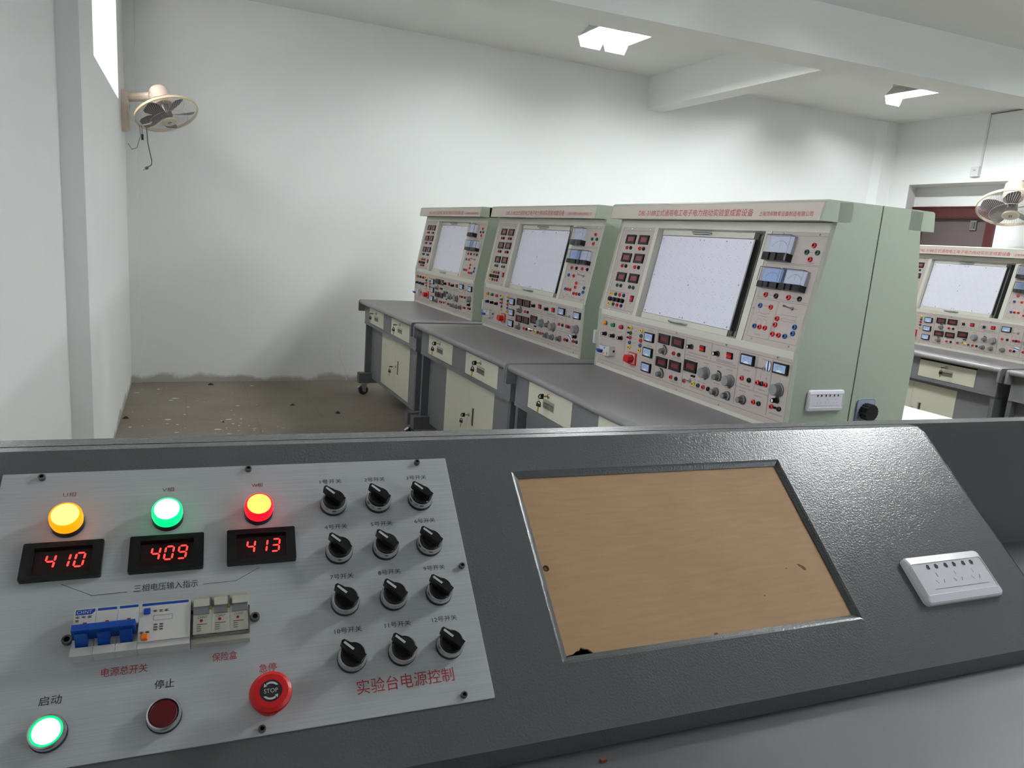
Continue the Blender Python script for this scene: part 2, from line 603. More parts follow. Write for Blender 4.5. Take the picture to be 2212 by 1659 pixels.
# right wall: recessed below a deep lintel beam, a column in the far corner
DY0, DY1, DZ = 5.345, 6.30, 2.04
g = G()
g.box(XR, XR + 0.25, YN, DY0, 0, ZC, 'wall_paint')
g.box(XR, XR + 0.25, DY1, YB, 0, ZC, 'wall_paint')
g.box(XR, XR + 0.25, DY0, DY1, DZ, ZC, 'wall_paint')
struct(g, 'wall_right')
g = G(); g.box(7.694, XR, YN, YB, 2.325, ZC, 'wall_paint'); struct(g, 'beam_right')
g = G()
g.prism([(7.694, YB), (7.694, 6.23), (XR, 6.37), (XR, YB)], 'z', 0, 2.325, 'wall_paint')
g.prism([(7.40, YB), (7.50, 6.49), (7.694, 6.49), (7.694, YB)], 'z', 0, ZC, 'wall_paint')
struct(g, 'column_right')
# near wall behind the camera with a wide window
NX0, NX1, NZ0, NZ1 = 3.2, 6.0, 1.0, 2.7
g = G()
g.box(-0.9, NX0, YN - 0.25, YN, 0, ZC, 'wall_paint')
g.box(NX1, XR + 0.3, YN - 0.25, YN, 0, ZC, 'wall_paint')
g.box(NX0, NX1, YN - 0.25, YN, 0, NZ0, 'wall_paint')
g.box(NX0, NX1, YN - 0.25, YN, NZ1, ZC, 'wall_paint')
struct(g, 'wall_front')
# ceiling beams
bw = 0.292
g = G()
yb0 = lambda x: 4.464 - 0.057 * (x - 0.5)
g.prism([(XL, yb0(XL) - bw), (7.694, yb0(7.694) - bw), (7.694, yb0(7.694)), (XL, yb0(XL))], 'z', 2.71, ZC, 'ceiling_paint')
struct(g, 'beam_main')
g = G(); g.box(4.215, 4.405, yb0(4.3), YB, 2.725, ZC, 'ceiling_paint'); struct(g, 'beam_cross')


def window(name, axis, a0, a1, z0, z1, plane, mullions, depth=0.05):
    root = bpy.data.objects.new(name, None); COL.objects.link(root); root['kind'] = 'structure'
    g = G()
    def bx(p0, p1, q0, q1):
        if axis == 'y':
            g.box(plane - depth, plane, p0, p1, q0, q1, 'window_frame')
        else:
            g.box(p0, p1, plane - depth, plane, q0, q1, 'window_frame')
    t = 0.05
    bx(a0, a1, z0, z0 + t); bx(a0, a1, z1 - t, z1); bx(a0, a0 + t, z0 + t, z1 - t); bx(a1 - t, a1, z0 + t, z1 - t)
    for mq in mullions:
        bx(mq - t / 2, mq + t / 2, z0 + t, z1 - t)
    f = g.build('window_frame', root, smooth=0); f['kind'] = 'structure'
    edges = [a0 + t] + [e for mq in mullions for e in (mq - t / 2, mq + t / 2)] + [a1 - t]
    for i in range(0, len(edges), 2):
        g = G()
        c = plane - depth / 2
        if axis == 'y':
            g.box(c - 0.002, c + 0.002, edges[i], edges[i + 1], z0 + t, z1 - t, 'pane_glass')
        else:
            g.box(edges[i], edges[i + 1], c - 0.002, c + 0.002, z0 + t, z1 - t, 'pane_glass')
        o = g.build('pane', root, smooth=0); o['kind'] = 'structure'
    return root


window('window_1', 'y', WY0, WY1, WZ0, WZ1, XLN - 0.10, [4.85])
window('window_3_added', 'y', LY0, LY1, LZ0, LZ1, XLN - 0.14, [])  # added out of view to light the console fronts
window('window_2', 'x', NX0, NX1, NZ0, NZ1, YN - 0.10, [4.13, 5.06])

# door in the right wall: dark red frame, dark leaf, metal latch
root = bpy.data.objects.new('door_1', None); COL.objects.link(root); root['kind'] = 'structure'
g = G()
fw_ = 0.075
g.box(XR - 0.03, XR + 0.10, DY0 - 0.02, DY0 + fw_, 0, DZ + 0.06, 'red_door_paint')
g.box(XR - 0.03, XR + 0.10, DY1 - fw_, DY1 + 0.06, 0, DZ + 0.06, 'red_door_paint')
g.box(XR - 0.03, XR + 0.10, DY0 + fw_, DY1 - fw_, 1.97, DZ + 0.06, 'red_door_paint')
g.box(XR - 0.045, XR - 0.03, DY0 - 0.02, DY1 + 0.06, DZ + 0.045, DZ + 0.06, 'red_door_paint')
g.box(XR - 0.04, XR - 0.03, DY0, DY1, 1.985, 2.0, 'red_door_paint')
o = g.build('door_frame', root, smooth=0); o['kind'] = 'structure'
g = G(); g.box(XR + 0.04, XR + 0.08, DY0 + fw_, DY1 - fw_, 0.01, 1.97, 'door_grey')
o = g.build('door_leaf', root, smooth=0); o['kind'] = 'structure'
g = G()
g.box(XR + 0.015, XR + 0.04, 5.56, 5.63, 1.845, 1.95, 'steel')
g.box(XR + 0.0, XR + 0.015, 5.575, 5.615, 1.86, 1.935, 'lamp_dark')
o = g.build('door_latch', root, smooth=0); o['kind'] = 'structure'


# ------------------------------------------------------------------ fluorescent ceiling lights
def make_light(length, tube_mat):
    root = thing('ceiling_light', '', 'ceiling light')
    h = length / 2
    g = G()
    # inverted trough: spine box under the ceiling, two sloping reflector wings, closed ends
    g.box(-0.03, 0.03, -h, h, -0.035, 0.0, 'lamp_metal')
    for s in (-1, 1):
        a = [(s * 0.03, -0.035), (s * 0.105, -0.115), (s * 0.110, -0.112), (s * 0.03, -0.028)]
        g.prism(a if s > 0 else a[::-1], 'y', -h, h, 'lamp_metal')
    o = g.build('reflector', root, smooth=0)
    for e in (-1, 1):
        g = G()
        y0, y1 = (h, h + 0.006) if e > 0 else (-h - 0.006, -h)
        g.prism([(-0.03, 0.0), (-0.03, -0.035), (-0.112, -0.118), (-0.085, -0.185), (0.085, -0.185), (0.112, -0.118), (0.03, -0.035), (0.03, 0.0)], 'y', y0, y1, 'lamp_metal')
        g.build('end_plate', root, smooth=0)
    for dx in (-0.035, 0.035):
        g = G()
        g.tube([(dx, -h + 0.03, -0.085), (dx, h - 0.03, -0.085)], 0.013, tube_mat, n=10)
        g.build('fluorescent_tube', root, smooth=60)
    return root


lt = make_light(0.80, 'tube_light')
lamps = [(2.87, 4.93, 'left of the two lit ceiling lights close together behind the main beam'),
         (3.09, 4.93, 'right of the two lit ceiling lights close together behind the main beam'),
         (6.02, 4.80, 'single lit ceiling light behind the beam at the right')]
for i, (x, y, lab) in enumerate(lamps):
    o = lt if i == 0 else copy_tree(lt) if i == 1 else make_light(0.80, 'tube_light_right')
    o.location = (x, y, ZC)
    tag(o, lab, 'ceiling light', 'fluorescent ceiling lights')
for x, y, kind, lab in ((2.98, 1.02, 'desk', 'left light of the pair over the control desk'),
                        (3.20, 1.02, 'desk', 'right light of the pair over the control desk'),
                        (3.20, 2.80, 'mid', 'added, unseen ceiling light in the bay before the beam, over the consoles'),  # this one and the next are added to brighten the back wall
                        (6.10, 2.80, 'mid', 'added, unseen ceiling light in the bay before the beam, at the right')):
    o = make_light(0.80, 'tube_light_' + kind)
    o.location = (x, y, ZC)
    tag(o, lab, 'ceiling light', 'fluorescent ceiling lights')


# ------------------------------------------------------------------ small devices (local frame: x right, y up, z out of the panel)
CACHE = {}


def cached(key, fn):
    if key not in CACHE:
        CACHE[key] = fn()
    return CACHE[key]


def jack_mesh(color, r=0.0088):
    def fn():
        g = G()
        g.lathe([(r, 0), (r, 0.004), (r * 0.92, 0.006), (r * 0.55, 0.0075), (r * 0.42, 0.0075), (r * 0.38, 0.002), (0, 0.002)],
                color, 16, mats=[color, color, color, color, 'jack_hole', 'jack_hole'], close=False)
        return g.mesh('jack_socket', 50)
    return cached(('jack', color, r), fn)


def display_mesh(w, h, win='display_red'):
    def fn():
        g = G()
        b = 0.16 * h
        d = 0.007
        o = [(-w / 2, -h / 2), (w / 2, -h / 2), (w / 2, h / 2), (-w / 2, h / 2)]
        i = [(-w / 2 + 1.5 * b, -h / 2 + 1.5 * b), (w / 2 - 1.5 * b, -h / 2 + 1.5 * b), (w / 2 - 1.5 * b, h / 2 - 1.5 * b), (-w / 2 + 1.5 * b, h / 2 - 1.5 * b)]
        V = [(x, y, 0) for x, y in o] + [(x, y, d) for x, y in o] + [(x, y, d) for x, y in i] + [(x, y, d - 0.003) for x, y in i]
        F = [(0 + k, (k + 1) % 4, 4 + (k + 1) % 4, 4 + k) for k in range(4)] + [(4 + k, 4 + (k + 1) % 4, 8 + (k + 1) % 4, 8 + k) for k in range(4)] + [(8 + k, 8 + (k + 1) % 4, 12 + (k + 1) % 4, 12 + k) for k in range(4)]
        g.add(V, F, 'black_plastic')
        g.poly([(x, y, d - 0.003) for x, y in i], win)
        return g.mesh('digital_display', 0)
    return cached(('disp', round(w, 3), round(h, 3), win), fn)


def small_meter_mesh(w, h):
    def fn():
        g = G()
        g.pillow(-w / 2, w / 2, -h / 2, h / 2, 0.002, 0, 0.009, 0.001, 'black_plastic')
        t = 0.006
        z = 0.0094
        g.poly([(-w / 2 + t, -h / 2 + t, z), (w / 2 - t, -h / 2 + t, z), (w / 2 - t, h / 2 - t * 0.8, z), (-w / 2 + t, h / 2 - t * 0.8, z)], 'meter_face_reflect')
        # white moving-coil cover at the foot, a scale arc and a needle
        r = w * 0.2
        g.poly([(r * cos(a), -h / 2 + t + r * 0.62 * sin(a), z + 0.0003) for a in [pi * k / 10 for k in range(11)]], 'paper_white')
        pa = [(w * 0.33 * cos(a), -h / 2 + t + w * 0.33 * sin(a)) for a in [radians(40 + 10 * k) for k in range(11)]]
        for p, q in zip(pa, pa[1:]):
            line(g, p[0], p[1], q[0], q[1], 'meter_print', 0.0009, z + 0.0003)
        line(g, -w * 0.05, -h / 2 + t + r * 0.6, -w * 0.24, h * 0.2, 'meter_print', 0.0008, z + 0.0004)
        smudge(g, -0.004, 0.008, h * 0.05, 'meter_print', 0.005)
        return g.mesh('analog_meter', 30)
    return cached(('smeter', round(w, 3), round(h, 3)), fn)


def big_meter(parent, name, loc, rot, w, h, face, label):
    """Clear-fronted galvanometer: white scale above, black moulded foot below, deep clear case."""
    hb = 0.30 * h
    d = 0.032
    def base():
        g = G()
        g.box(-w / 2, w / 2, -h / 2 + hb, h / 2, 0, 0.012, face)
        # black foot with shallow vertical flutes
        prof = [(-w / 2, 0.0), (-w / 2, d - 0.003), (-w * 0.45, d), (-w * 0.20, d), (-w * 0.17, d - 0.004), (-w * 0.13, d - 0.004),
                (-w * 0.09, d + 0.001), (w * 0.09, d + 0.001), (w * 0.13, d - 0.004), (w * 0.17, d - 0.004), (w * 0.2, d), (w * 0.45, d), (w / 2, d - 0.003), (w / 2, 0.0)]
        g.prism(prof, 'y', -h / 2, -h / 2 + hb, 'black_plastic')
        z = 0.0125
        cy = -h / 2 + hb + 0.10 * h
        R = 0.40 * h
        pts = [(R * 1.12 * cos(a), cy + R * sin(a)) for a in [radians(25 + 10 * k) for k in range(14)]]
        for p, q in zip(pts, pts[1:]):
            line(g, p[0], p[1], q[0], q[1], 'meter_print', 0.0007, z)
        for a in [radians(25 + 13 * k) for k in range(11)]:
            line(g, R * 1.12 * cos(a), cy + R * sin(a), R * 1.24 * cos(a), cy + R * 1.12 * sin(a), 'meter_print', 0.0008, z)
        line(g, 0, cy + 0.12 * h, 0.012 * w, cy + 0.46 * h, 'meter_print', 0.0008, z + 0.001)
        smudge(g, -0.007, 0.010, cy + 0.10 * h, 'meter_print', 0.006)
        smudge(g, -w * 0.40, -w * 0.22, cy - 0.04 * h, 'meter_print', 0.003)
        smudge(g, w * 0.20, w * 0.40, cy - 0.04 * h, 'meter_print', 0.003)
        return g.mesh('galvanometer', 30)
    o = inst(cached(('bm', w, h, face), base), name, parent, loc, rot, label)
    def case():
        g = G()
        z0, z1 = 0.0, d + 0.001
        y0 = -h / 2 + hb
        g.box(-w / 2 - 0.001, w / 2 + 0.001, y0, h / 2 + 0.001, z1 - 0.0025, z1, 'clear_case')
        g.box(-w / 2 - 0.001, -w / 2 + 0.0015, y0, h / 2 + 0.001, 0.012, z1 - 0.0025, 'clear_case')
        g.box(w / 2 - 0.0015, w / 2 + 0.001, y0, h / 2 + 0.001, 0.012, z1 - 0.0025, 'clear_case')
        g.box(-w / 2 + 0.0015, w / 2 - 0.0015, h / 2 - 0.0015, h / 2 + 0.001, 0.012, z1 - 0.0025, 'clear_case')
        return g.mesh('clear_cover', 0)
    inst(cached(('bmc', w, h), case), 'clear_cover', o)
    return o


def knob_mesh(kind):
    def fn():
        g = G()
        if kind == 'fuse':            # black fuse holder with a pale tip
            g.lathe([(0.0105, 0), (0.0105, 0.004), (0.0088, 0.005), (0.0080, 0.022), (0.0066, 0.0245), (0.0060, 0.0245), (0.0052, 0.0225), (0, 0.0225)], 'black_plastic', 16,
                    mats=['black_plastic'] * 5 + ['black_plastic', 'paper_white'], close=False)
        elif kind == 'small':         # two-step grey knob
            g.lathe([(0.017, 0), (0.017, 0.006), (0.0155, 0.008), (0.0115, 0.009), (0.0108, 0.026), (0.0095, 0.0275), (0, 0.0275)], 'knob_grey', 22, close=False)
        else:                         # big grey skirted knob
            g.lathe([(0.024, 0), (0.024, 0.003), (0.0205, 0.005), (0.0195, 0.026), (0.018, 0.028), (0, 0.028)], 'knob_grey_light', 26,
                    mats=['knob_grey'] * 2 + ['knob_grey_light'] * 3, close=False)
            g.prism([(-0.004, -0.027), (0.004, -0.027), (0.005, -0.019), (-0.005, -0.019)], 'z', 0, 0.005, 'knob_grey')
        return g.mesh('knob', 40)
    return cached(('knob', kind), fn)


def lens_mesh(color):
    def fn():
        g = G()
        g.lathe([(0.0105, 0), (0.0105, 0.003), (0.0092, 0.004), (0.0092, 0.013), (0.0075, 0.0155), (0, 0.0155)], color, 18,
                mats=['black_plastic', 'black_plastic', color, color, color], close=False)
        return g.mesh('pilot_light', 40)
    return cached(('lens', color), fn)


def rocker_mesh(w, h):
    def fn():
        g = G()
        g.pillow(-w / 2, w / 2, -h / 2, h / 2, 0.0015, 0, 0.004, 0.001, 'black_plastic')
        a, b = w / 2 - 0.0035, h / 2 - 0.0035
        g.prism([(-b, 0.003), (b, 0.003), (b, 0.0095), (0, 0.0055), (-b, 0.0065)], 'x', -a, a, 'red_plastic')
        line(g, -a * 0.6, b * 0.1, -a * 0.15, b * 0.1, 'print_white', 0.0012, 0.0085)
        return g.mesh('rocker_switch', 0)
    return cached(('rocker', w, h), fn)


def toggle_mesh():
    def fn():
        g = G()
        g.lathe([(0.0075, 0), (0.0075, 0.003), (0.005, 0.003), (0.005, 0.008), (0, 0.008)], 'chrome', 12, close=False)
        g.tube([(0, 0, 0.006), (-0.012, 0.002, 0.021)], 0.0026, 'chrome', 8)
        g.tube([(-0.012, 0.002, 0.021), (-0.018, 0.003, 0.028)], 0.0036, 'chrome', 8)
        return g.mesh('toggle_switch', 40)
    return cached('toggle', fn)


def screw_mesh():
    def fn():
        g = G()
        g.lathe([(0.0034, 0), (0.0034, 0.0012), (0.0022, 0.0022), (0, 0.0024)], 'chrome', 10, close=False)
        return g.mesh('panel_screw', 40)
    return cached('screw', fn)


def breaker_small_mesh():
    def fn():
        g = G()
        g.box(-0.046, 0.046, -0.022, 0.022, 0, 0.030, 'breaker_white')
        g.box(-0.044, 0.020, 0.0185, 0.0205, 0.030, 0.0304, 'blue_plastic')
        g.box(-0.048, -0.010, -0.008, -0.0005, 0.028, 0.046, 'blue_plastic')
        for k in range(3):
            g.box(-0.045 + k * 0.0125, -0.038 + k * 0.0125, -0.015, -0.008, 0.028, 0.042, 'blue_plastic')
        g.box(0.000, 0.006, 0.008, 0.0135, 0.030, 0.032, 'blue_button')
        g.box(-0.004, 0.003, -0.018, -0.012, 0.030, 0.033, 'orange_plastic')
        g.box(0.026, 0.032, -0.018, -0.006, 0.030, 0.0303, 'print_dark')
        g.box(0.046, 0.049, -0.004, 0.005, 0.0, 0.008, 'black_plastic')
        return g.mesh('circuit_breaker', 0)
    return cached('brk', fn)


def rotary_red(parent, loc, rot):
    g = G()
    g.pillow(-0.031, 0.031, -0.028, 0.028, 0.004, 0, 0.006, 0.001, 'red_plastic')
    g.poly([(-0.026, -0.022, 0.0064), (0.024, -0.022, 0.0064), (0.024, 0.024, 0.0064), (-0.026, 0.024, 0.0064)], 'panel_taupe')
    o = g.build('rotary_main_switch', parent, loc, rot, label='red rotary main switch')
    g = G()
    g.lathe([(0.018, 0.006), (0.018, 0.016), (0.016, 0.018), (0, 0.018)], 'red_plastic', 18, close=False)
    g.prism([(-0.021, -0.013), (0.012, -0.017), (0.022, -0.004), (0.021, 0.013), (-0.012, 0.017), (-0.022, 0.004)], 'z', 0.016, 0.038, 'red_plastic')
    g.build('switch_handle', o)
    return o


def socket_plate(parent, loc, rot, w=0.156, h=0.0725, label='white three-gang socket plate'):
    """White wall-type plate: three pairs of holes, each with an earth slot and two slanted slots."""
    def fn():
        g = G()
        # gently crowned body with a raised rounded rim and a flat middle field
        a = g.rrect(-w / 2, w / 2, -h / 2, h / 2, 0.008, 5)
        b = g.rrect(-w / 2 + 0.002, w / 2 - 0.002, -h / 2 + 0.002, h / 2 - 0.002, 0.0065, 5)
        c = g.rrect(-w / 2 + 0.006, w / 2 - 0.006, -h / 2 + 0.012, h / 2 - 0.012, 0.004, 5)
        n = len(a)
        V = [(x, y, 0) for x, y in a] + [(x, y, 0.006) for x, y in a] + [(x, y, 0.0085) for x, y in b] + [(x, y, 0.0105) for x, y in c] + [(x * 0.985, y * 0.97, 0.0095) for x, y in c]
        F = []
        for r in range(4):
            F += [(r * n + i, r * n + (i + 1) % n, (r + 1) * n + (i + 1) % n, (r + 1) * n + i) for i in range(n)]
        F.append(tuple(range(4 * n, 5 * n)))
        g.add(V, F, 'white_plastic')
        z = 0.0099
        s = w / 0.156
        for k in (-1, 0, 1):
            cx = k * 0.0365 * s + 0.004 * s
            for e in (-1, 1):
                hx = cx + e * 0.0085 * s
                pts = [(hx - e * 0.0028 * s, 0.0205 * s), (hx + e * 0.001 * s, 0.0215 * s), (hx + e * 0.0036 * s, 0.0175 * s), (hx + e * 0.001 * s, 0.0135 * s), (hx - e * 0.0028 * s, 0.0145 * s)]
                g.poly([(x, y, z) for x, y in pts], 'matt_black')
            line(g, cx, 0.0075 * s, cx, 0.0015 * s, 'meter_print', 0.0008, z)
            line(g, cx - 0.0085 * s, -0.003 * s, cx - 0.0055 * s, -0.0085 * s, 'meter_print', 0.0009, z)
            line(g, cx + 0.0085 * s, -0.003 * s, cx + 0.0055 * s, -0.0085 * s, 'meter_print', 0.0009, z)
        line(g, -0.052 * s, -0.0165 * s, 0.059 * s, -0.0165 * s, 'meter_print', 0.0006, z)
        smudge(g, 0.052 * s, 0.066 * s, -h / 2 + 0.0055, 'meter_print', 0.003)
        return g.mesh('socket_plate', 30)
    return inst(cached(('sock', w, h), fn), 'socket_plate', parent, loc, rot, label)


# ------------------------------------------------------------------ instrument console
ZT = 0.79
UL, UR = 0.0041, 1.3089
VC, VB, ZB, VS, ZS = 0.4678, 0.4658, 1.0673, 0.5443, 1.4927
VH, ZH, VT, ZTOP, VR = 0.4793, 1.4950, 0.4902, 1.5622, 0.7327
SL = math.hypot(VS - VB, ZS - ZB)
SB, CB = (VS - VB) / SL, (ZS - ZB) / SL
ROT_L = (radians(90), 0, 0)
ROT_U = (radians(90) - math.asin(SB), 0, 0)
REC = 0.003


def LP(u, z, n=0.0):
    v = VC + (VB - VC) * (z - ZT) / (ZB - ZT)
    return (u, v + REC - n, z)


def UP(u, w, n=0.0):
    n = n - REC
    return (u, VB + w * SB - n * CB, ZB + w * CB + n * SB)


def make_console():
    root = thing('instrument_console', '', 'instrument console')
    # side plates follow the stepped profile; back block and top close the case
    side = [(VC, ZT), (VB, ZB), (VS, ZS), (VS + 0.001, ZTOP - 0.004), (VR, ZTOP - 0.004), (VR, ZT)]
    g = G()
    for a, b in ((UL, UL + 0.02), (UR - 0.02, UR)):
        g.prism(side, 'x', a, b, 'green_paint')
    inner = [(VC + 0.06, ZT), (VB + 0.06, ZB), (VS + 0.06, ZS), (VS + 0.06, ZTOP - 0.004), (VR, ZTOP - 0.004), (VR, ZT)]
    g.prism(inner, 'x', UL + 0.02, UR - 0.02, 'niche_paint')
    g.build('cabinet', root, smooth=0)

    # front frame: bars around the lower panel and around the three bays above
    g = G()
    xfL = Matrix.Translation((0, VC, ZT)) @ Matrix.Rotation(ROT_L[0], 4, 'X')
    xfU = Matrix.Translation((0, VB, ZB)) @ Matrix.Rotation(ROT_U[0], 4, 'X')
    D = -0.06
    a, b = UL + 0.0005, UR - 0.0005
    HL = ZB - ZT
    for x0, x1, y0, y1 in ((a, b, 0, 0.015), (a, 0.028, 0.015, 0.255), (1.2925, b, 0.015, 0.255), (a, b, 0.255, HL)):
        g.box(x0, x1, y0, y1, D, 0, 'frame_paint', xfL)
    for x0, x1, y0, y1 in ((a, b, 0, 0.003), (a, 0.036, 0.003, 0.400), (0.299, 0.326, 0.003, 0.400), (0.998, 1.030, 0.003, 0.400), (1.2925, b, 0.003, 0.400), (a, b, 0.400, SL)):
        g.box(x0, x1, y0, y1, D, 0, 'frame_paint', xfU)
    g.build('front_frame', root, smooth=0)

    # header with its sloping face and red lettering
    g = G()
    hp = [(VH, ZH), (VT - 0.002, ZTOP - 0.006), (VT + 0.006, ZTOP), (VR, ZTOP), (VR, ZTOP - 0.004), (VS + 0.06, ZTOP - 0.004), (VS + 0.06, ZH)]
    g.prism(hp, 'x', UL, UR, 'green_paint')
    head = g.build('header_box', root, smooth=0)
    ha = math.atan2(ZTOP - ZH, VT - VH)
    xfH = Matrix.Translation((0, VH, ZH)) @ Matrix.Rotation(ha, 4, 'X')
    hl = math.hypot(VT - VH, ZTOP - ZH)
    g = G()
    g.box(UL + 0.002, UR - 0.010, 0.001, hl - 0.009, 0, 0.0012, 'header_taupe', xfH)
    fas = g.build('nameplate', root, smooth=0)
    g = G()
    put_text(g, 'DBL-318B立式通用电工电子电力拖动实验室成套设备', 0.614, 0.0258, 0.0275, 'print_red', 0.742, 0.0018, 0, xfH)
    put_text(g, '上海顶邦教育设备制造有限公司', 1.1405, 0.0215, 0.0168, 'print_red', 0.250, 0.0018, 0, xfH)
    inst(g.mesh('lettering', 0), 'lettering', fas, label='red Chinese lettering')

    # three instrument panels with engraved boxes
    def panel(name, xf, x0, x1, y0, y1, draw, label):
        g = G()
        g.box(x0, x1, y0, y1, -REC - 0.003, -REC, 'panel_taupe', xf)
        o = g.build(name, root, smooth=0, label=label)
        g = G()
        draw(g)
        zz = Matrix.Translation((0, 0, 0))
        for i, v in enumerate(g.V):
            q = xf @ Vector((v[0], v[1], v[2] - REC))
            g.V[i] = tuple(q)
        inst(g.mesh('printing', 0), 'printing', o)
        return o

    xfz = Matrix.Translation((0, VC, 0)) @ Matrix.Rotation(radians(90), 4, 'X')

    def draw_low(g):
        K = 'print_dark'
        rect(g, 0.051, 1.283, 0.826, 1.032, K, 0.0011)
        for x in (0.258, 0.507, 0.7085, 1.0275, 1.197):
            line(g, x - 0.0012, 0.834, x - 0.0012, 1.03, K, 0.0009); line(g, x + 0.0012, 0.834, x + 0.0012, 1.03, K, 0.0009)
        line(g, 0.509, 0.931, 0.706, 0.931, K); line(g, 0.711, 0.9655, 1.025, 0.9655, K); line(g, 0.711, 0.9625, 1.025, 0.9625, K)
        line(g, 0.8685, 0.968, 0.8685, 1.03, K); line(g, 0.8715, 0.968, 0.8715, 1.03, K)
        line(g, 1.031, 0.9035, 1.195, 0.9035, K); line(g, 1.031, 0.900, 1.195, 0.900, K)
        line(g, 1.1205, 0.905, 1.1205, 1.03, K); line(g, 1.124, 0.905, 1.124, 1.03, K)
        # bracket under the three phase lamps
        for p in (((0.079, 0.99), (0.082, 0.979)), ((0.082, 0.979), (0.125, 0.977)), ((0.175, 0.977), (0.215, 0.979)), ((0.215, 0.979), (0.222, 0.99))):
            line(g, *p[0], *p[1], K)
        smudge(g, 0.128, 0.172, 0.978)
        for z in (1.012, 0.989, 0.968, 0.946, 0.9245):
            line(g, 0.308, z, 0.325, z, K); line(g, 0.352, z, 0.378, z, K)
        rect(g, 0.325, 0.352, 0.938, 1.016, K, 0.0006)
        for z in (1.003, 0.985, 0.967, 0.95):
            line(g, 0.335, z, 0.342, z, K, 0.003)
        for x, z in ((0.079, 0.9375), (0.153, 0.9375), (0.223, 0.9375)):
            smudge(g, x - 0.006, x + 0.008, z)
        put_text(g, '电源总开关', 0.118, 0.8465, 0.0075, 'print_black', 0.042)
        smudge(g, 0.314, 0.358, 0.842, 'print_black')
        for z in (1.0215, 0.955, 0.889):
            smudge(g, 0.432, 0.474, z, 'print_black')
        for z in (0.938, 0.838):
            smudge(g, 0.632, 0.688, z, 'print_black', 0.005)
        for z in (0.973, 0.873):
            line(g, 0.632, z, 0.644, z, K); line(g, 0.638, z - 0.006, 0.638, z + 0.006, K); line(g, 0.667, z, 0.679, z, K)
        smudge(g, 0.728, 0.852, 0.975, 'print_black', 0.005); smudge(g, 0.905, 1.0, 0.978, 'print_black', 0.005); smudge(g, 0.905, 1.012, 0.972, 'print_black', 0.005)
        smudge(g, 0.726, 0.79, 0.9525, 'print_black'); smudge(g, 0.832, 0.862, 0.951, 'print_black'); smudge(g, 0.912, 0.938, 0.951, 'print_black')
        smudge(g, 0.968, 1.006, 0.951, 'print_black'); smudge(g, 0.906, 0.94, 0.887, 'print_black'); smudge(g, 0.972, 1.005, 0.884, 'print_black')
        for x in (0.76, 0.79, 0.82, 0.85):
            smudge(g, x - 0.01, x + 0.012, 0.873)
        smudge(g, 0.765, 0.85, 0.842, 'print_black', 0.005)
        smudge(g, 1.06, 1.092, 0.967, 'print_black'); smudge(g, 1.05, 1.102, 0.913, 'print_black', 0.005); smudge(g, 1.145, 1.178, 1.021)
        smudge(g, 1.143, 1.18, 0.914, 'print_black'); smudge(g, 1.05, 1.085, 0.89, 'print_black'); smudge(g, 1.128, 1.168, 0.889, 'print_black')
        smudge(g, 1.212, 1.274, 0.847, 'print_black', 0.005)
        for x in (1.147, 1.176):
            line(g, x, 0.948, x, 0.975, K)
            g.poly([(x - 0.002, 0.957, 0.0005), (x + 0.002, 0.957, 0.0005), (x, 0.962, 0.0005)], K)
        # dial ticks
        def ticks(cx, cz, r0, r1, a0, a1, n):
            for k in range(n):
                a = radians(a0 + (a1 - a0) * k / (n - 1))
                line(g, cx + r0 * cos(a), cz + r0 * sin(a), cx + r1 * cos(a), cz + r1 * sin(a), K)
        ticks(0.846, 0.916, 0.026, 0.031, -30, 150, 12); ticks(0.988, 0.914, 0.026, 0.031, -30, 150, 12)
        ticks(0.919, 0.856, 0.019, 0.025, -45, 135, 8); ticks(0.984, 0.856, 0.019, 0.025, -45, 135, 8)
        ticks(1.069, 0.860, 0.019, 0.025, -45, 135, 8); ticks(1.233, 0.934, 0.028, 0.034, -60, 100, 7)
        for cx, cz in ((0.563, 0.953), (0.558, 0.853), (0.924, 0.914)):      # black scale crescents over three knobs
            pts = [(cx + 0.024 * cos(radians(t)), cz + 0.024 * sin(radians(t)), 0.0005) for t in range(30, 111, 10)]
            pts += [(cx + 0.018 * cos(radians(t)), cz + 0.018 * sin(radians(t)), 0.0005) for t in range(110, 29, -10)]
            g.poly(pts, 'print_black')

    panel('lower_panel', xfz, 0.026, 1.2945, 0.803, 1.047, draw_low, 'wide lower control panel')

    def draw_left(g):
        K = 'print_dark'
        rect(g, 0.056, 0.294, 0.0155, 0.384, K, 0.0009)
        line(g, 0.056, 0.0955, 0.219, 0.0955, K); line(g, 0.056, 0.092, 0.216, 0.092, K); line(g, 0.219, 0.0955, 0.219, 0.016, K); line(g, 0.216, 0.092, 0.216, 0.016, K)
        for x in (0.126, 0.232):
            for w in (0.313, 0.227, 0.135):
                smudge(g, x - 0.009, x + 0.010, w, K, 0.003)
        smudge(g, 0.1, 0.17, 0.0215)
        smudge(g, 0.25, 0.265, 0.052)

    panel('left_panel', xfU, 0.0345, 0.3005, 0.0015, 0.4015, draw_left, 'narrow left panel of digital displays')

    def draw_right(g):
        K = 'print_dark'
        rect(g, 1.044, 1.286, 0.292, 0.387, K); rect(g, 1.046, 1.286, 0.166, 0.2875, K); rect(g, 1.046, 1.153, 0.024, 0.160, K); rect(g, 1.157, 1.286, 0.024, 0.160, K)
        line(g, 1.24, 0.350, 1.246, 0.343, K); line(g, 1.228, 0.3335, 1.252, 0.3335, K); line(g, 1.24, 0.326, 1.24, 0.319, K)
        smudge(g, 1.225, 1.26, 0.2985, 'print_brown')
        smudge(g, 1.1, 1.122, 0.1765, K, 0.003); smudge(g, 1.21, 1.228, 0.177, K, 0.003)
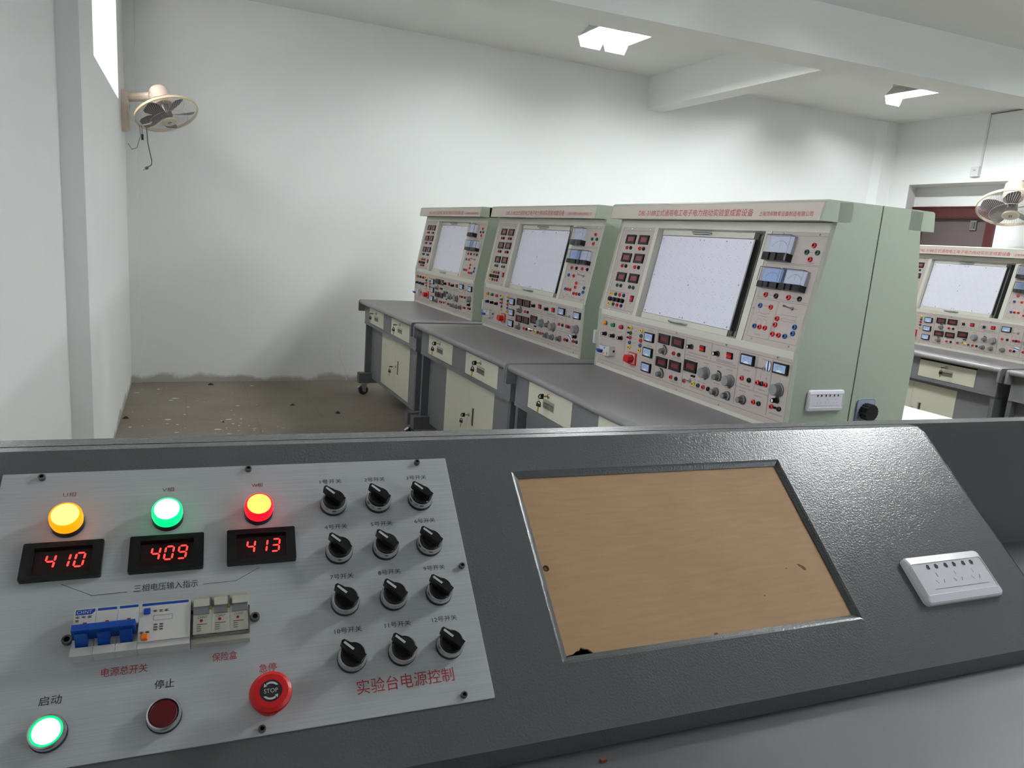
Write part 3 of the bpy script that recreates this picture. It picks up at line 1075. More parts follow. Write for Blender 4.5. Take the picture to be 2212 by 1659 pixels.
        # transformer symbol
        for p in ((1.073, 0.126, 1.073, 0.112), (1.073, 0.112, 1.085, 0.112), (1.126, 0.126, 1.126, 0.112), (1.126, 0.112, 1.114, 0.112), (1.085, 0.112, 1.09, 0.109), (1.114, 0.112, 1.109, 0.109), (1.09, 0.109, 1.109, 0.109),
                  (1.073, 0.1, 1.122, 0.1), (1.074, 0.07, 1.076, 0.088), (1.076, 0.088, 1.092, 0.089), (1.092, 0.089, 1.098, 0.084), (1.099, 0.072, 1.099, 0.084), (1.099, 0.084, 1.106, 0.09), (1.106, 0.09, 1.122, 0.089), (1.122, 0.089, 1.125, 0.072)):
            line(g, *p, K)
        smudge(g, 1.083, 1.115, 0.0345)
        smudge(g, 1.09, 1.112, 0.137, K, 0.003)
        # battery / resistor network
        for p in ((1.18, 0.1, 1.19, 0.1), (1.255, 0.1, 1.258, 0.094), (1.183, 0.11, 1.183, 0.117), (1.183, 0.117, 1.252, 0.117), (1.252, 0.117, 1.252, 0.1), (1.169, 0.07, 1.169, 0.054), (1.178, 0.046, 1.19, 0.046), (1.236, 0.046, 1.25, 0.05), (1.25, 0.05, 1.256, 0.056)):
            line(g, *p, K)
        rect(g, 1.19, 1.25, 0.096, 0.104, K)
        smudge(g, 1.228, 1.25, 0.142, K)

    panel('right_panel', xfU, 1.0285, 1.294, 0.0015, 0.4015, draw_right, 'narrow right panel of moving-coil meters')

    # perforated wiring board between two cream rails, standing in the middle bay
    g = G()
    bz0, bz1 = -0.052, -0.030
    g.box(0.330, 0.915, 0.030, 0.374, bz0, bz1, 'board_white', xfU)
    rnd = random.Random(3)
    for r in range(7):
        for c in range(11):
            cx, cy = 0.352 + c * 0.0535 + (0.027 if r % 2 else 0) - 0.006, 0.052 + r * 0.049
            if cx > 0.905:
                continue
            for a in range(4):
                t = radians(90 * a + 15)
                g.disc(cx + 0.010 * cos(t), cy + 0.011 * sin(t), bz1 + 0.0004, 0.0014, 'dot_grey', 5, xfU)
    g.build('wiring_board', root, smooth=0, label='white dotted wiring board')
    g = G()
    g.box(0.330, 0.915, 0.376, 0.399, -0.05, -0.026, 'frame_paint', xfU)
    g.box(0.330, 0.915, 0.0035, 0.0285, -0.05, -0.026, 'frame_paint', xfU)
    g.box(0.9155, 0.922, 0.03, 0.374, -0.056, -0.030, 'steel', xfU)
    g.box(0.930, 0.997, 0.004, 0.399, -0.0588, -0.056, 'dark_gap', xfU)
    g.build('board_rail', root, smooth=0)
    def bh():
        g = G()
        g.tube([(-0.06, 0, 0), (-0.045, 0, 0.016), (-0.02, -0.002, 0.021), (0.02, -0.002, 0.021), (0.045, 0, 0.016), (0.06, 0, 0)], 0.0045, 'chrome', 8)
        g.pillow(-0.055, 0.055, -0.007, 0.003, 0.003, 0, 0.006, 0.001, 'chrome')
        return g.mesh('board_handle', 40)
    hm = cached('board_handle', bh)
    for w in (0.3885, 0.0145):
        inst(hm, 'board_handle', root, UP(0.608, w, -0.023), ROT_U, 'chrome handle')

    def jack(pos, rot, color):
        inst(jack_mesh('jack_' + color), 'jack_socket', root, pos, rot, color + ' jack socket')

    # ---- lower panel devices
    for u, c, nm in ((0.076, 'lens_amber', 'amber'), (0.149, 'lens_green', 'green'), (0.222, 'lens_red', 'red')):
        inst(lens_mesh(c), 'pilot_light', root, LP(u, 1.005), ROT_L, nm + ' pilot light')
    for u in (0.084, 0.156, 0.227):
        inst(knob_mesh('fuse'), 'fuse_holder', root, LP(u, 0.955), ROT_L)
    inst(breaker_small_mesh(), 'circuit_breaker', root, LP(0.129, 0.883), ROT_L, 'white circuit breaker with blue handle')
    for z, c in zip((1.012, 0.989, 0.968, 0.946, 0.9245), ('yellow', 'green', 'red', 'blue', 'yellow')):
        jack(LP(0.300, z), ROT_L, c)
        jack(LP(0.387, z), ROT_L, c)
    for z in (1.011, 0.989, 0.967):
        inst(jack_mesh('jack_black', 0.0045), 'indicator_hole', root, LP(0.281, z), ROT_L)
    rotary_red(root, LP(0.336, 0.878), ROT_L)
    for z in (0.992, 0.9265, 0.860):
        inst(small_meter_mesh(0.068, 0.0405), 'analog_meter', root, LP(0.453, z), ROT_L)
    for u, z in ((0.562, 1.0015), (0.657, 1.0025), (0.561, 0.903), (0.655, 0.9045)):
        inst(display_mesh(0.076, 0.0405), 'digital_display', root, LP(u, z), ROT_L)
    for u, z in ((0.572, 0.953), (0.567, 0.853), (0.930, 0.914), (0.926, 0.856), (0.991, 0.856), (1.076, 0.860)):
        inst(knob_mesh('small'), 'grey_knob', root, LP(u, z), ROT_L)
    for z in (0.954, 0.8545):
        jack(LP(0.636, z), ROT_L, 'red')
        jack(LP(0.672, z), ROT_L, 'black')
    for u in (0.748, 0.909):
        inst(knob_mesh('fuse'), 'fuse_holder', root, LP(u, 1.0), ROT_L)
    for u in (0.816, 0.977):
        inst(rocker_mesh(0.032, 0.024), 'rocker_switch', root, LP(u, 1.0035), ROT_L, 'red rocker switch')
    inst(display_mesh(0.078, 0.045), 'digital_display', root, LP(0.757, 0.922), ROT_L)
    inst(knob_mesh('big'), 'dial_knob', root, LP(0.853, 0.915), ROT_L)
    inst(knob_mesh('big'), 'dial_knob', root, LP(0.995, 0.913), ROT_L)
    inst(knob_mesh('big'), 'dial_knob', root, LP(1.241, 0.933), ROT_L)
    for u in (0.772, 0.787):
        inst(jack_mesh('jack_black', 0.0045), 'indicator_hole', root, LP(u, 0.887), ROT_L)
    for u, c in zip((0.727, 0.786, 0.817, 0.849, 0.880), ('red', 'yellow', 'green', 'red', 'black')):
        jack(LP(u, 0.857), ROT_L, c)
    inst(toggle_mesh(), 'toggle_switch', root, LP(0.764, 0.864), ROT_L)
    inst(small_meter_mesh(0.067, 0.0385), 'analog_meter', root, LP(1.0765, 1.006), ROT_L)
    inst(small_meter_mesh(0.067, 0.0375), 'analog_meter', root, LP(1.240, 1.005), ROT_L)
    for u, z, c in ((1.057, 0.936, 'red'), (1.095, 0.936, 'black'), (1.139, 0.9365, 'red'), (1.159, 0.9365, 'black'), (1.179, 0.9365, 'red'),
                    (1.131, 0.865, 'red'), (1.158, 0.865, 'black'), (1.220, 0.8695, 'red'), (1.256, 0.8695, 'black')):
        jack(LP(u, z), ROT_L, c)
    inst(toggle_mesh(), 'toggle_switch', root, LP(1.162, 0.990), ROT_L)
    inst(knob_mesh('fuse'), 'fuse_holder', root, LP(1.241, 0.896), ROT_L)
    inst(jack_mesh('jack_black', 0.0045), 'indicator_hole', root, LP(1.238, 0.8695), ROT_L)
    # ---- left panel devices
    for u, w in ((0.126, 0.3435), (0.233, 0.3435), (0.127, 0.257), (0.233, 0.258), (0.127, 0.165), (0.2335, 0.166)):
        inst(display_mesh(0.075, 0.042, 'display_red_pale'), 'digital_display', root, UP(u, w), ROT_U)
    for w, cc in ((0.3035, ('red', 'black')), (0.2175, ('red', 'black')), (0.1245, ('green', 'green'))):
        for u0 in (0.1095, 0.217):
            jack(UP(u0, w), ROT_U, cc[0])
            jack(UP(u0 + 0.0315, w), ROT_U, cc[1])
    for u, c in zip((0.080, 0.117, 0.1525, 0.188), ('yellow', 'green', 'red', 'navy')):
        jack(UP(u, 0.0815), ROT_U, c)
        jack(UP(u, 0.0335), ROT_U, c)
        inst(cached('fcap', lambda: G().lathe([(0.0105, 0), (0.0105, 0.012), (0.009, 0.014), (0, 0.014)], 'black_plastic', 16, close=False).mesh('fuse_cap', 40)),
             'fuse_cap', root, UP(u + 0.003, 0.056), ROT_U)
    inst(rocker_mesh(0.024, 0.0295), 'rocker_switch', root, UP(0.259, 0.0742), ROT_U, 'red rocker switch')
    # ---- right panel devices
    big_meter(root, 'galvanometer', UP(1.0985, 0.3385), ROT_U, 0.116, 0.088, 'meter_face', 'largest galvanometer with clear cover')
    big_meter(root, 'galvanometer', UP(1.102, 0.233), ROT_U, 0.096, 0.070, 'meter_face_reflect', 'galvanometer with a pale blue reflection coloured into its scale')
    big_meter(root, 'galvanometer', UP(1.209, 0.233), ROT_U, 0.096, 0.070, 'meter_face', 'galvanometer with white scale')
    for u, w, c in ((1.24, 0.357, 'red'), (1.217, 0.3335, 'green'), (1.263, 0.3335, 'green'), (1.24, 0.310, 'red'),
                    (1.085, 0.1765, 'red'), (1.135, 0.1765, 'black'), (1.194, 0.177, 'red'), (1.244, 0.177, 'black'),
                    (1.073, 0.136, 'blue'), (1.126, 0.136, 'red'), (1.074, 0.0615, 'blue'), (1.099, 0.0615, 'red'), (1.126, 0.0615, 'red'),
                    (1.170, 0.101, 'red'), (1.169, 0.079, 'red'), (1.169, 0.0465, 'red'), (1.198, 0.0465, 'red'), (1.227, 0.047, 'blue'), (1.258, 0.061, 'blue'), (1.258, 0.083, 'blue')):
        jack(UP(u, w), ROT_U, c)
    inst(toggle_mesh(), 'toggle_switch', root, UP(1.224, 0.142), ROT_U)
    # ---- screws
    for u, z in ((0.10, 1.0395), (0.36, 1.0395), (0.64, 1.0395), (0.95, 1.0395), (1.215, 1.0395), (0.078, 0.812), (0.40, 0.812), (0.68, 0.812), (0.95, 0.812), (1.23, 0.812), (0.037, 0.935), (1.288, 0.93)):
        inst(screw_mesh(), 'panel_screw', root, LP(u, z), ROT_L)
    for u, w in ((0.11, 0.393), (0.26, 0.393), (0.045, 0.30), (0.045, 0.12), (0.09, 0.008), (0.265, 0.008), (1.085, 0.394), (1.25, 0.394), (1.04, 0.125), (1.289, 0.30), (1.075, 0.0165), (1.255, 0.0165), (1.289, 0.11)):
        inst(screw_mesh(), 'panel_screw', root, UP(u, w), ROT_U)
    for u, w in ((0.345, 0.362), (0.47, 0.362), (0.60, 0.362), (0.625, 0.362), (0.765, 0.362), (0.90, 0.362), (0.345, 0.04), (0.46, 0.038), (0.60, 0.038), (0.62, 0.038), (0.765, 0.038), (0.90, 0.038), (0.345, 0.2), (0.90, 0.2), (0.605, 0.215), (0.6, 0.175)):
        inst(screw_mesh(), 'board_screw', root, UP(u, w, -0.027), ROT_U)
    # ---- socket plates on both flanks
    socket_plate(root, (UR, 0.611, 0.910), (radians(90), 0, radians(90)), 0.160, 0.0715, 'white socket plate on the side')
    socket_plate(root, (UL, 0.611, 0.910), (radians(90), 0, radians(-90)), 0.160, 0.0715, 'white socket plate on the side')
    return root


# ------------------------------------------------------------------ workbench
WT = 1.423


def make_caster():
    def fn():
        g = G()
        g.box(-0.038, 0.038, -0.03, 0.03, 0.098, 0.104, 'caster_steel')
        g.lathe([(0.024, 0.084), (0.026, 0.09), (0.022, 0.098)], 'caster_steel', 16)
        for s in (-1, 1):
            g.prism([(-0.028, 0.088), (0.022, 0.088), (0.014, 0.026), (-0.006, 0.026)], 'x', s * 0.018 - 0.0015, s * 0.018 + 0.0015, 'caster_steel')
        g.box(-0.02, 0.02, -0.028, 0.02, 0.084, 0.089, 'caster_steel')
        g.prism([(-0.055, 0.06), (-0.03, 0.078), (-0.028, 0.072), (-0.052, 0.05)], 'x', -0.014, 0.014, 'chrome')
        return g.mesh('caster', 30)
    return cached('caster', fn)


def make_wheel():
    def fn():
        g = G()
        xf = Matrix.Rotation(radians(90), 4, 'Y')
        g.lathe([(0.012, -0.015), (0.036, -0.013), (0.040, -0.008), (0.040, 0.008), (0.036, 0.013), (0.012, 0.015)], 'rubber', 24, xf)
        g.lathe([(0.011, -0.0165), (0.011, 0.0165)], 'caster_steel', 12, xf)
        return g.mesh('wheel', 40)
    return cached('wheel', fn)


def make_bench():
    root = thing('workbench', '', 'workbench')
    # worktop with a bullnose front
    g = G()
    prof = [(0.735, ZT - 0.03), (0.735, ZT), (0.016, ZT), (0.008, ZT - 0.002), (0.002, ZT - 0.008), (0.0, ZT - 0.016), (0.003, ZT - 0.026), (0.010, ZT - 0.032), (0.03, ZT - 0.034)]
    g.prism(prof, 'x', 0.0165, WT - 0.0165, 'worktop_laminate')
    g.build('worktop', root, smooth=50)
    for u0 in (0.0, WT - 0.0165):
        g = G()
        cap = [(0.735, ZT - 0.0005), (0.020, ZT - 0.0005), (0.008, ZT - 0.001), (0.0, ZT - 0.009), (-0.003, ZT - 0.018), (-0.003, ZT - 0.088), (0.002, ZT - 0.093), (0.048, ZT - 0.093), (0.052, ZT - 0.04), (0.735, ZT - 0.04)]
        g.prism(cap, 'x', u0, u0 + 0.0165, 'bench_grey')
        g.build('end_cap', root, smooth=45)
    # apron with two drawer openings' fascia
    VA = 0.052
    g = G()
    a0, a1, z0, z1 = 0.010, 1.383, 0.594, ZT - 0.034
    g.box(a0, a1, VA + 0.008, 0.70, z0, z1, 'bench_grey')
    drs = ((0.158, 0.577), (0.790, 1.226))
    dz0, dz1 = 0.622, 0.740
    for x0, x1 in ((a0, drs[0][0] - 0.003), (drs[0][1] + 0.003, drs[1][0] - 0.003), (drs[1][1] + 0.003, a1)):
        g.box(x0, x1, VA, VA + 0.008, z0, z1, 'bench_grey')
    for x0, x1 in drs:
        g.box(x0 - 0.003, x1 + 0.003, VA, VA + 0.008, z0, dz0 - 0.003, 'bench_grey')
        g.box(x0 - 0.003, x1 + 0.003, VA + 0.0075, VA + 0.0085, dz1, z1, 'dark_gap')
    g.box(a0, a1, VA - 0.0015, VA, z0, z0 + 0.018, 'bench_grey')
    g.build('apron', root, smooth=0)

    def pull(parent, u, z, w, h, y, vertical=False):
        g = G()
        t = 0.0035
        if vertical:
            g.box(u - w / 2, u + w / 2, y - 0.002, y, z - h / 2, z + h / 2, 'pull_steel')
            g.box(u - w / 2 + 0.010, u + w / 2 - 0.001, y - 0.0024, y - 0.002, z - h / 2 + t, z + h / 2 - t, 'debris_recess_dark')  # shade of the hollow laid on as a flat dark panel
        else:
            g.box(u - w / 2, u + w / 2, y - 0.002, y, z - h / 2, z + h / 2, 'pull_steel')
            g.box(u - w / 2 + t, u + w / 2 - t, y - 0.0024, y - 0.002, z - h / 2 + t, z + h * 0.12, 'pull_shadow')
            g.box(u - w / 2 + t, u + w / 2 - t, y - 0.0024, y - 0.002, z + h * 0.02, z + h * 0.16, 'debris_recess_dark')  # shade under the pull's lip painted as a dark strip
        g.build('recessed_pull', parent, smooth=0, label='metal recessed pull')

    def lock(parent, u, z, y):
        g = G()
        g.lathe([(0.0105, 0), (0.0105, 0.004), (0.008, 0.006), (0, 0.006)], 'chrome', 16, Matrix.Translation((u, y, z)) @ Matrix.Rotation(radians(90), 4, 'X'), close=False)
        g.build('lock_cylinder', parent, smooth=40, label='chrome lock')

    for x0, x1 in drs:
        g = G()
        g.box(x0, x1, VA - 0.001, VA + 0.0075, dz0, dz1, 'cream_paint')
        d = g.build('drawer', root, smooth=0, label='cream drawer front')
        c = (x0 + x1) / 2
        pull(d, c, 0.676, 0.104, 0.040, VA - 0.001)
        lock(d, c - 0.003, 0.717, VA - 0.001)
    # cupboard under the apron, set back, with two cream doors
    VD = 0.112
    g = G()
    g.box(0.030, 1.345, VD + 0.006, 0.69, 0.142, 0.594, 'bench_grey')
    for x0, x1, q0, q1 in ((0.030, 0.343, 0.142, 0.594), (1.073, 1.345, 0.142, 0.594), (0.343, 1.073, 0.142, 0.170), (0.343, 1.073, 0.566, 0.594)):
        g.box(x0, x1, VD, VD + 0.006, q0, q1, 'bench_grey')
    g.build('cupboard', root, smooth=0)
    for k, (x0, x1) in enumerate(((0.3445, 0.7215), (0.7235, 1.0715))):
        g = G()
        g.box(x0, x1, VD - 0.0005, VD + 0.0055, 0.1715, 0.5645, 'cream_paint')
        d = g.build('door', root, smooth=0, label='cream cupboard door')
        if k == 1:
            pull(d, 0.797, 0.369, 0.026, 0.105, VD - 0.0005, True)
            lock(d, 0.745, 0.370, VD - 0.0005)
    # legs, feet and casters
    for u0 in (0.0, 1.3455):
        g = G()
        g.box(u0, u0 + 0.0295, 0.064, 0.70, 0.186, 0.594, 'bench_grey_dark')
        g.build('leg', root, smooth=0)
        g = G()
        g.box(u0 - 0.0, u0 + 0.075, 0.006, 0.715, 0.104, 0.186, 'bench_grey_dark')
        g.build('foot_rail', root, smooth=0)
        for v in (0.055, 0.66):
            c = inst(make_caster(), 'caster', root, (u0 + 0.040, v, 0))
            inst(make_wheel(), 'wheel', c, (0, -0.004, 0.040))
    return root


def make_keys(flat):
    """One key in the lock, its twin hanging from the split ring. Origin at the lock face, -y outward."""
    root = thing('key_pair', '', 'keys')
    def key_mesh():
        g = G()
        # head as a loop: lower body plus an arch with an eye
        g.prism([(-0.011, -0.010), (0.011, -0.010), (0.011, 0.003), (-0.011, 0.003)], 'y', -0.0025, 0.0025, 'black_plastic')
        g.tube([(0.0095 * cos(a), 0, 0.003 + 0.010 * sin(a)) for a in [pi * k / 8 for k in range(9)]], 0.0024, 'black_plastic', 6)
        g.box(-0.0035, 0.0035, -0.001, 0.001, -0.036, -0.010, 'brass')
        return g.mesh('key', 30)
    km = cached('key', key_mesh)
    # inserted key: blade points into the lock (+y)
    inst(km, 'key', root, (0, -0.030, 0), (radians(90), radians(0 if flat else 90), 0))
    g = G()
    g.tube([(0, -0.040, -0.004) , (0.006, -0.041, -0.014), (0, -0.042, -0.022), (-0.006, -0.041, -0.014)], 0.0008, 'chrome', 5, closed=True)
    g.build('split_ring', root)
    inst(km, 'key', root, (0.0, -0.040, -0.034), (0, radians(4), radians(25)))
    return root


# ------------------------------------------------------------------ place benches and consoles
POSE = {'A': (1.3013, 5.9935, -88.56), 'B': (1.3412, 4.5243, -88.65), 'C': (1.3738, 3.0958, -90.49), 'D': (4.826, 4.365, -93.11)}


def seat(o, key):
    x, y, a = POSE[key]
    o.location = (x, y, 0)
    o.rotation_euler = (0, 0, radians(a))


def put(o, key, u, v, z, turn=0.0):
    """Set a thing down at bench-local (u, v, z)."""
    x, y, a = POSE[key]
    t = radians(a)
    o.location = (x + u * cos(t) - v * sin(t), y + u * sin(t) + v * cos(t), z)
    o.rotation_euler = (0, 0, t + turn)


# rear bench of the nearest pair stands back to back with C; E follows D towards the camera
x, y, a = POSE['C']
t = radians(a)
u_, v_ = UL + UR, 2 * VR + 0.006
POSE['R'] = (x + u_ * cos(t) - v_ * sin(t), y + u_ * sin(t) + v_ * cos(t), a + 180)
x, y, a = POSE['D']
t = radians(a)
POSE['E'] = (x + 1.46 * cos(t), y + 1.46 * sin(t), a)

bench = make_bench()
GB = 'grey workbenches with cream drawers'
for i, (k, lab) in enumerate((('A', 'grey workbench with cream doors farthest back, beside the back wall'),
                              ('B', 'grey workbench in the middle of the left row of three'),
                              ('C', 'grey workbench nearest the control desk in the left row of three'),
                              ('D', 'grey workbench at the right in front of the dark red door'),
                              ('E', 'grey workbench corner at the right edge, beside the one before the door'),
                              ('R', 'grey workbench back to back with the nearest one, white slab on it'))):
    o = bench if i == 0 else copy_tree(bench)
    seat(o, k)
    tag(o, lab, 'workbench', GB)

console = make_console()
GC = 'training consoles with meters'
for i, (k, lab) in enumerate((('A', 'farthest of the three consoles in the left row, against the back wall'),
                              ('B', 'middle one of the three consoles in the left row'),
                              ('C', 'nearest and largest console of the left row, white socket on its near side'),
                              ('D', 'console at the right in front of the dark red door'),
                              ('R', 'console back to back with the nearest one, black rotary knob on its side'))):
    o = console if i == 0 else copy_tree(console)
    seat(o, k)
    tag(o, lab, 'instrument console', GC)
    if k == 'R':
        # its left flank carries a rotary selector instead of a socket plate
        for ch in list(o.children):
            if ch.name.startswith('socket_plate') and ch.location.x < 0.1:
                bpy.data.objects.remove(ch)
        g = G()
        g.pillow(-0.043, 0.043, -0.043, 0.043, 0.012, 0, 0.003, 0.001, 'selector_blue_grey')
        g.pillow(-0.0415, 0.0415, -0.0415, 0.0415, 0.011, 0.003, 0.0036, 0.0003, 'selector_blue_grey')
        for p, q in zip(g.rrect(-0.042, 0.042, -0.042, 0.042, 0.012, 4), g.rrect(-0.042, 0.042, -0.042, 0.042, 0.012, 4)[1:] + g.rrect(-0.042, 0.042, -0.042, 0.042, 0.012, 4)[:1]):
            line(g, p[0], p[1], q[0], q[1], 'blue_plastic', 0.0016, 0.0038)
        for aa in range(20, 200, 30):
            line(g, 0.034 * cos(radians(aa)), 0.034 * sin(radians(aa)), 0.038 * cos(radians(aa)), 0.038 * sin(radians(aa)), 'print_dark', 0.0012, 0.0040)
        sp = g.build('selector_plate', o, (UL, 2 * VR - 0.801, 0.868), (radians(90), 0, radians(-90)), label='blue-grey selector plate')
        g = G()
        n = 16
        pts = []
        for q in range(n * 2):
            r = 0.030 if q % 2 else 0.0275
            pts.append((r * cos(pi * q / n), r * sin(pi * q / n)))
        g.prism(pts, 'z', 0.004, 0.034, 'black_plastic')
        g.build('selector_knob', sp, smooth=30, label='black fluted knob')

# paper tags with a blue stripe stuck on three of the panels
def make_sticker():
    root = G()
    a = [(0.011 * cos(2 * pi * k / 20), 0.019 * sin(2 * pi * k / 20)) for k in range(20)]
    root.prism(a, 'z', 0, 0.004, 'paper_white')
    root.box(-0.0032, 0.0032, -0.0185, 0.0185, 0.004, 0.0044, 'blue_plastic')
    return root.mesh('sticker', 0)


sm = make_sticker()
for k, u, z, ln_, lab in (('C', 1.181, 1.003, 0, 'white oval tag with blue stripe on the nearest console'),
                          ('B', 1.185, 0.884, 60, 'white oval tag with blue stripe on the middle console'),
                          ('D', 1.172, 0.884, 80, 'white oval tag with blue stripe on the console before the door')):
    o = inst(sm, 'sticker_tag')
    x, y, a = POSE[k]
    mw = Matrix.Translation((x, y, 0)) @ Matrix.Rotation(radians(a), 4, 'Z') @ Matrix.Translation(LP(u, z, 0.0)) @ Matrix.Rotation(radians(90), 4, 'X') @ Matrix.Rotation(radians(ln_), 4, 'Z')
    o.matrix_world = mw
    tag(o, lab, 'tag', 'oval tags on the consoles')

# keys left in the locks
kf, kv = make_keys(True), make_keys(False)
used = {True: False, False: False}
DL, DR, DD = (0.3645, 0.0444, 0.717), (1.005, 0.0444, 0.717), (0.745, 0.1045, 0.370)
for k, pos, flat, lab in (('A', DL, True, 'keys in the left drawer lock of the farthest workbench'),
                          ('A', DR, True, 'keys in the right drawer lock of the farthest workbench'),
                          ('A', DD, True, 'keys in the cupboard door lock of the farthest workbench'),
                          ('B', DL, False, 'keys in the left drawer lock of the middle workbench'),
                          ('B', DR, False, 'keys in the right drawer lock of the middle workbench'),
                          ('B', DD, False, 'keys in the cupboard door lock of the middle workbench'),
                          ('C', DL, False, 'keys in the drawer lock of the workbench nearest the desk'),
                          ('D', DR, True, 'keys in the drawer lock of the workbench before the red door'),
                          ('D', DD, True, 'keys in the cupboard lock of the workbench before the red door')):
    src = kf if flat else kv
    o = src if not used[flat] else copy_tree(src)
    used[flat] = True
    put(o, k, *pos)
    tag(o, lab, 'keys', 'black-headed keys hanging in bench locks')

# flat white slab over the front of the rear worktop
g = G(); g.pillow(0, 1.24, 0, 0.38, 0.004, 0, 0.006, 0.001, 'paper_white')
o = g.build('white_slab')
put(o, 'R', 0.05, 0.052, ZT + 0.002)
tag(o, 'flat white slab on the rear workbench behind the near console', 'board')

# ------------------------------------------------------------------ control desk in the foreground
DE, AL, DD_ = radians(-2.9963), radians(38.4684), 0.79
desk = thing('control_desk', 'grey metal control desk with sloped control panel across the foreground', 'desk', (0, 0, 0), DE)
OY, OZ = DD_ * sin(AL), CAM_H - DD_ * cos(AL)
XFP = Matrix.Translation((0, OY, OZ)) @ Matrix.Rotation(AL, 4, 'X')
ROT_P = (AL, 0, 0)


def DP(s, t, n=0.0):
    return (s, OY + t * cos(AL) - n * sin(AL), OZ + t * sin(AL) + n * cos(AL))


T0, T1, S0, S1 = 0.1622, 0.5545, -0.62, 1.155
y0, zf = DP(0, T0)[1:]
y1, zc = DP(0, T1)[1:]
ZD = 0.826
# sloped casing: front sheet with a pressed opening, folded crest, end plate
g = G()
o0, o1, p0, p1 = 0.3555, 0.8055, 0.2380, 0.4990
bvl, dep = 0.0087, 0.0050
i0, i1, q0, q1 = o0 + bvl, o1 - bvl, p0 + bvl, p1 - bvl
V = [DP(a, b) for a, b in ((S0, T0), (S1, T0), (S1, T1 - 0.012), (S1 - 0.008, T1), (S0, T1))]
W = [DP(a, b) for a, b in ((o0, p0), (o1, p0), (o1, p1), (o0, p1))]
X = [DP(a, b, -dep) for a, b in ((i0, q0), (i1, q0), (i1, q1), (i0, q1))]
g.add(V + W, [(0, 1, 6, 5) if False else (0, 1, 6, 5), (1, 2, 7, 6), (2, 3, 4, 8, 7), (4, 0, 5, 8)], 'powder_grey')
# rounded transition of the pressed rim
mid = [DP(a, b, -dep * 0.25) for a, b in ((o0 + bvl * 0.35, p0 + bvl * 0.35), (o1 - bvl * 0.35, p0 + bvl * 0.35), (o1 - bvl * 0.35, p1 - bvl * 0.35), (o0 + bvl * 0.35, p1 - bvl * 0.35))]
for A_, B_ in ((W, mid), (mid, X)):
    g.add(A_ + B_, [(k, (k + 1) % 4, 4 + (k + 1) % 4, 4 + k) for k in range(4)], 'powder_grey')
low = [DP(a, b, -0.03) for a, b in ((i0, q0), (i1, q0), (i1, q1), (i0, q1))]
g.add(X + low, [(k, (k + 1) % 4, 4 + (k + 1) % 4, 4 + k) for k in range(4)], 'powder_grey')
yc = y1 + 0.0165
# crest strip, back fold and end plate
g.add([(S0, y1, zc), (S1 - 0.008, y1, zc), (S1 - 0.012, yc, zc), (S0, yc, zc)], [(0, 1, 2, 3)], 'powder_grey')
g.add([(S0, yc, zc), (S1 - 0.012, yc, zc), (S1 - 0.012, yc, ZD), (S0, yc, ZD)], [(0, 1, 2, 3)], 'powder_grey')
yb2, zb2 = DP(0, T1 - 0.012)[1:]
g.add([(S1, y0, ZD), (S1, y0, zf), (S1, yb2, zb2), (S1 - 0.008, y1, zc), (S1 - 0.012, yc, zc), (S1, yc, ZD)], [(0, 1, 2, 3, 4, 5)], 'powder_grey')
g.add([(S0, y0, ZD), (S0, y0, zf), (S0, y1, zc), (S0, yc, zc), (S0, yc, ZD)], [(4, 3, 2, 1, 0)], 'powder_grey')
g.add([(S0, y0, zf), (S1, y0, zf), (S1, y0, ZD), (S0, y0, ZD)], [(0, 1, 2, 3)], 'powder_grey')
g.build('sloped_casing', desk, smooth=30)
# worktop, back board with folded rim, supports
g = G()
g.pillow(S0 - 0.25, 2.45, 0.16, 0.975, 0.01, ZD - 0.028, ZD, 0.004, 'desk_laminate')
g.build('worktop', desk, smooth=30)
g = G()
yr = yc + 0.003
g.box(S0 - 0.25, 2.45, yr, yr + 0.0268, zc - 0.022, zc, 'powder_grey')
g.box(S0 - 0.25, 2.45, yr + 0.012, yr + 0.0268, 0.12, zc - 0.022, 'powder_grey')
g.build('back_board', desk, smooth=0)
g = G()
for a, b in ((S0 - 0.24, S0 + 0.16), (2.05, 2.44)):
    g.box(a, b, 0.20, yr + 0.010, 0.0, ZD - 0.028, 'powder_grey')
g.build('pedestal', desk, smooth=0)

# brushed plate with all its lettering
g = G()
PL = (-0.2298, 0.2672, 0.2130, 0.5236)
g.pillow(PL[0], PL[1], PL[2], PL[3], 0.0012, 0, 0.0015, 0.0004, 'brushed_aluminium')
plate = g.build('control_plate', desk, (0, OY, OZ), ROT_P, smooth=0, label='brushed aluminium control plate')
g = G()
zt = 0.0018
for r in range(4):
    for c in range(3):
        n = r * 3 + c + 1
        put_text(g, '%d号开关' % n, (0.116, 0.1702, 0.2236)[c] + (0.0012 * r), (0.4955, 0.4326, 0.3692, 0.3065)[r], 0.0062, 'print_black', 0.026 if n < 10 else 0.0290, zt)
put_text(g, 'U相', -0.1634, 0.4942, 0.0058, 'print_brown', 0.0124, zt)
put_text(g, 'V相', -0.0656, 0.4948, 0.0058, 'print_brown', 0.0122, zt)
put_text(g, 'W相', 0.0305, 0.4952, 0.0058, 'print_brown', 0.0122, zt)
put_text(g, '三相电压输入指示', -0.0619, 0.3767, 0.0082, 'print_black', 0.0610, zt)
put_text(g, '电源总开关', -0.0945, 0.2930, 0.0085, 'print_red', 0.0400, zt)
put_text(g, '保险盒', -0.0047, 0.2947, 0.0085, 'print_red', 0.0236, zt)
put_text(g, '启动', -0.1540, 0.2737, 0.0085, 'print_black', 0.0185, zt)
put_text(g, '停止', -0.0587, 0.2750, 0.0085, 'print_black', 0.0175, zt)
put_text(g, '急停', 0.0363, 0.2775, 0.0085, 'print_red', 0.0170, zt)
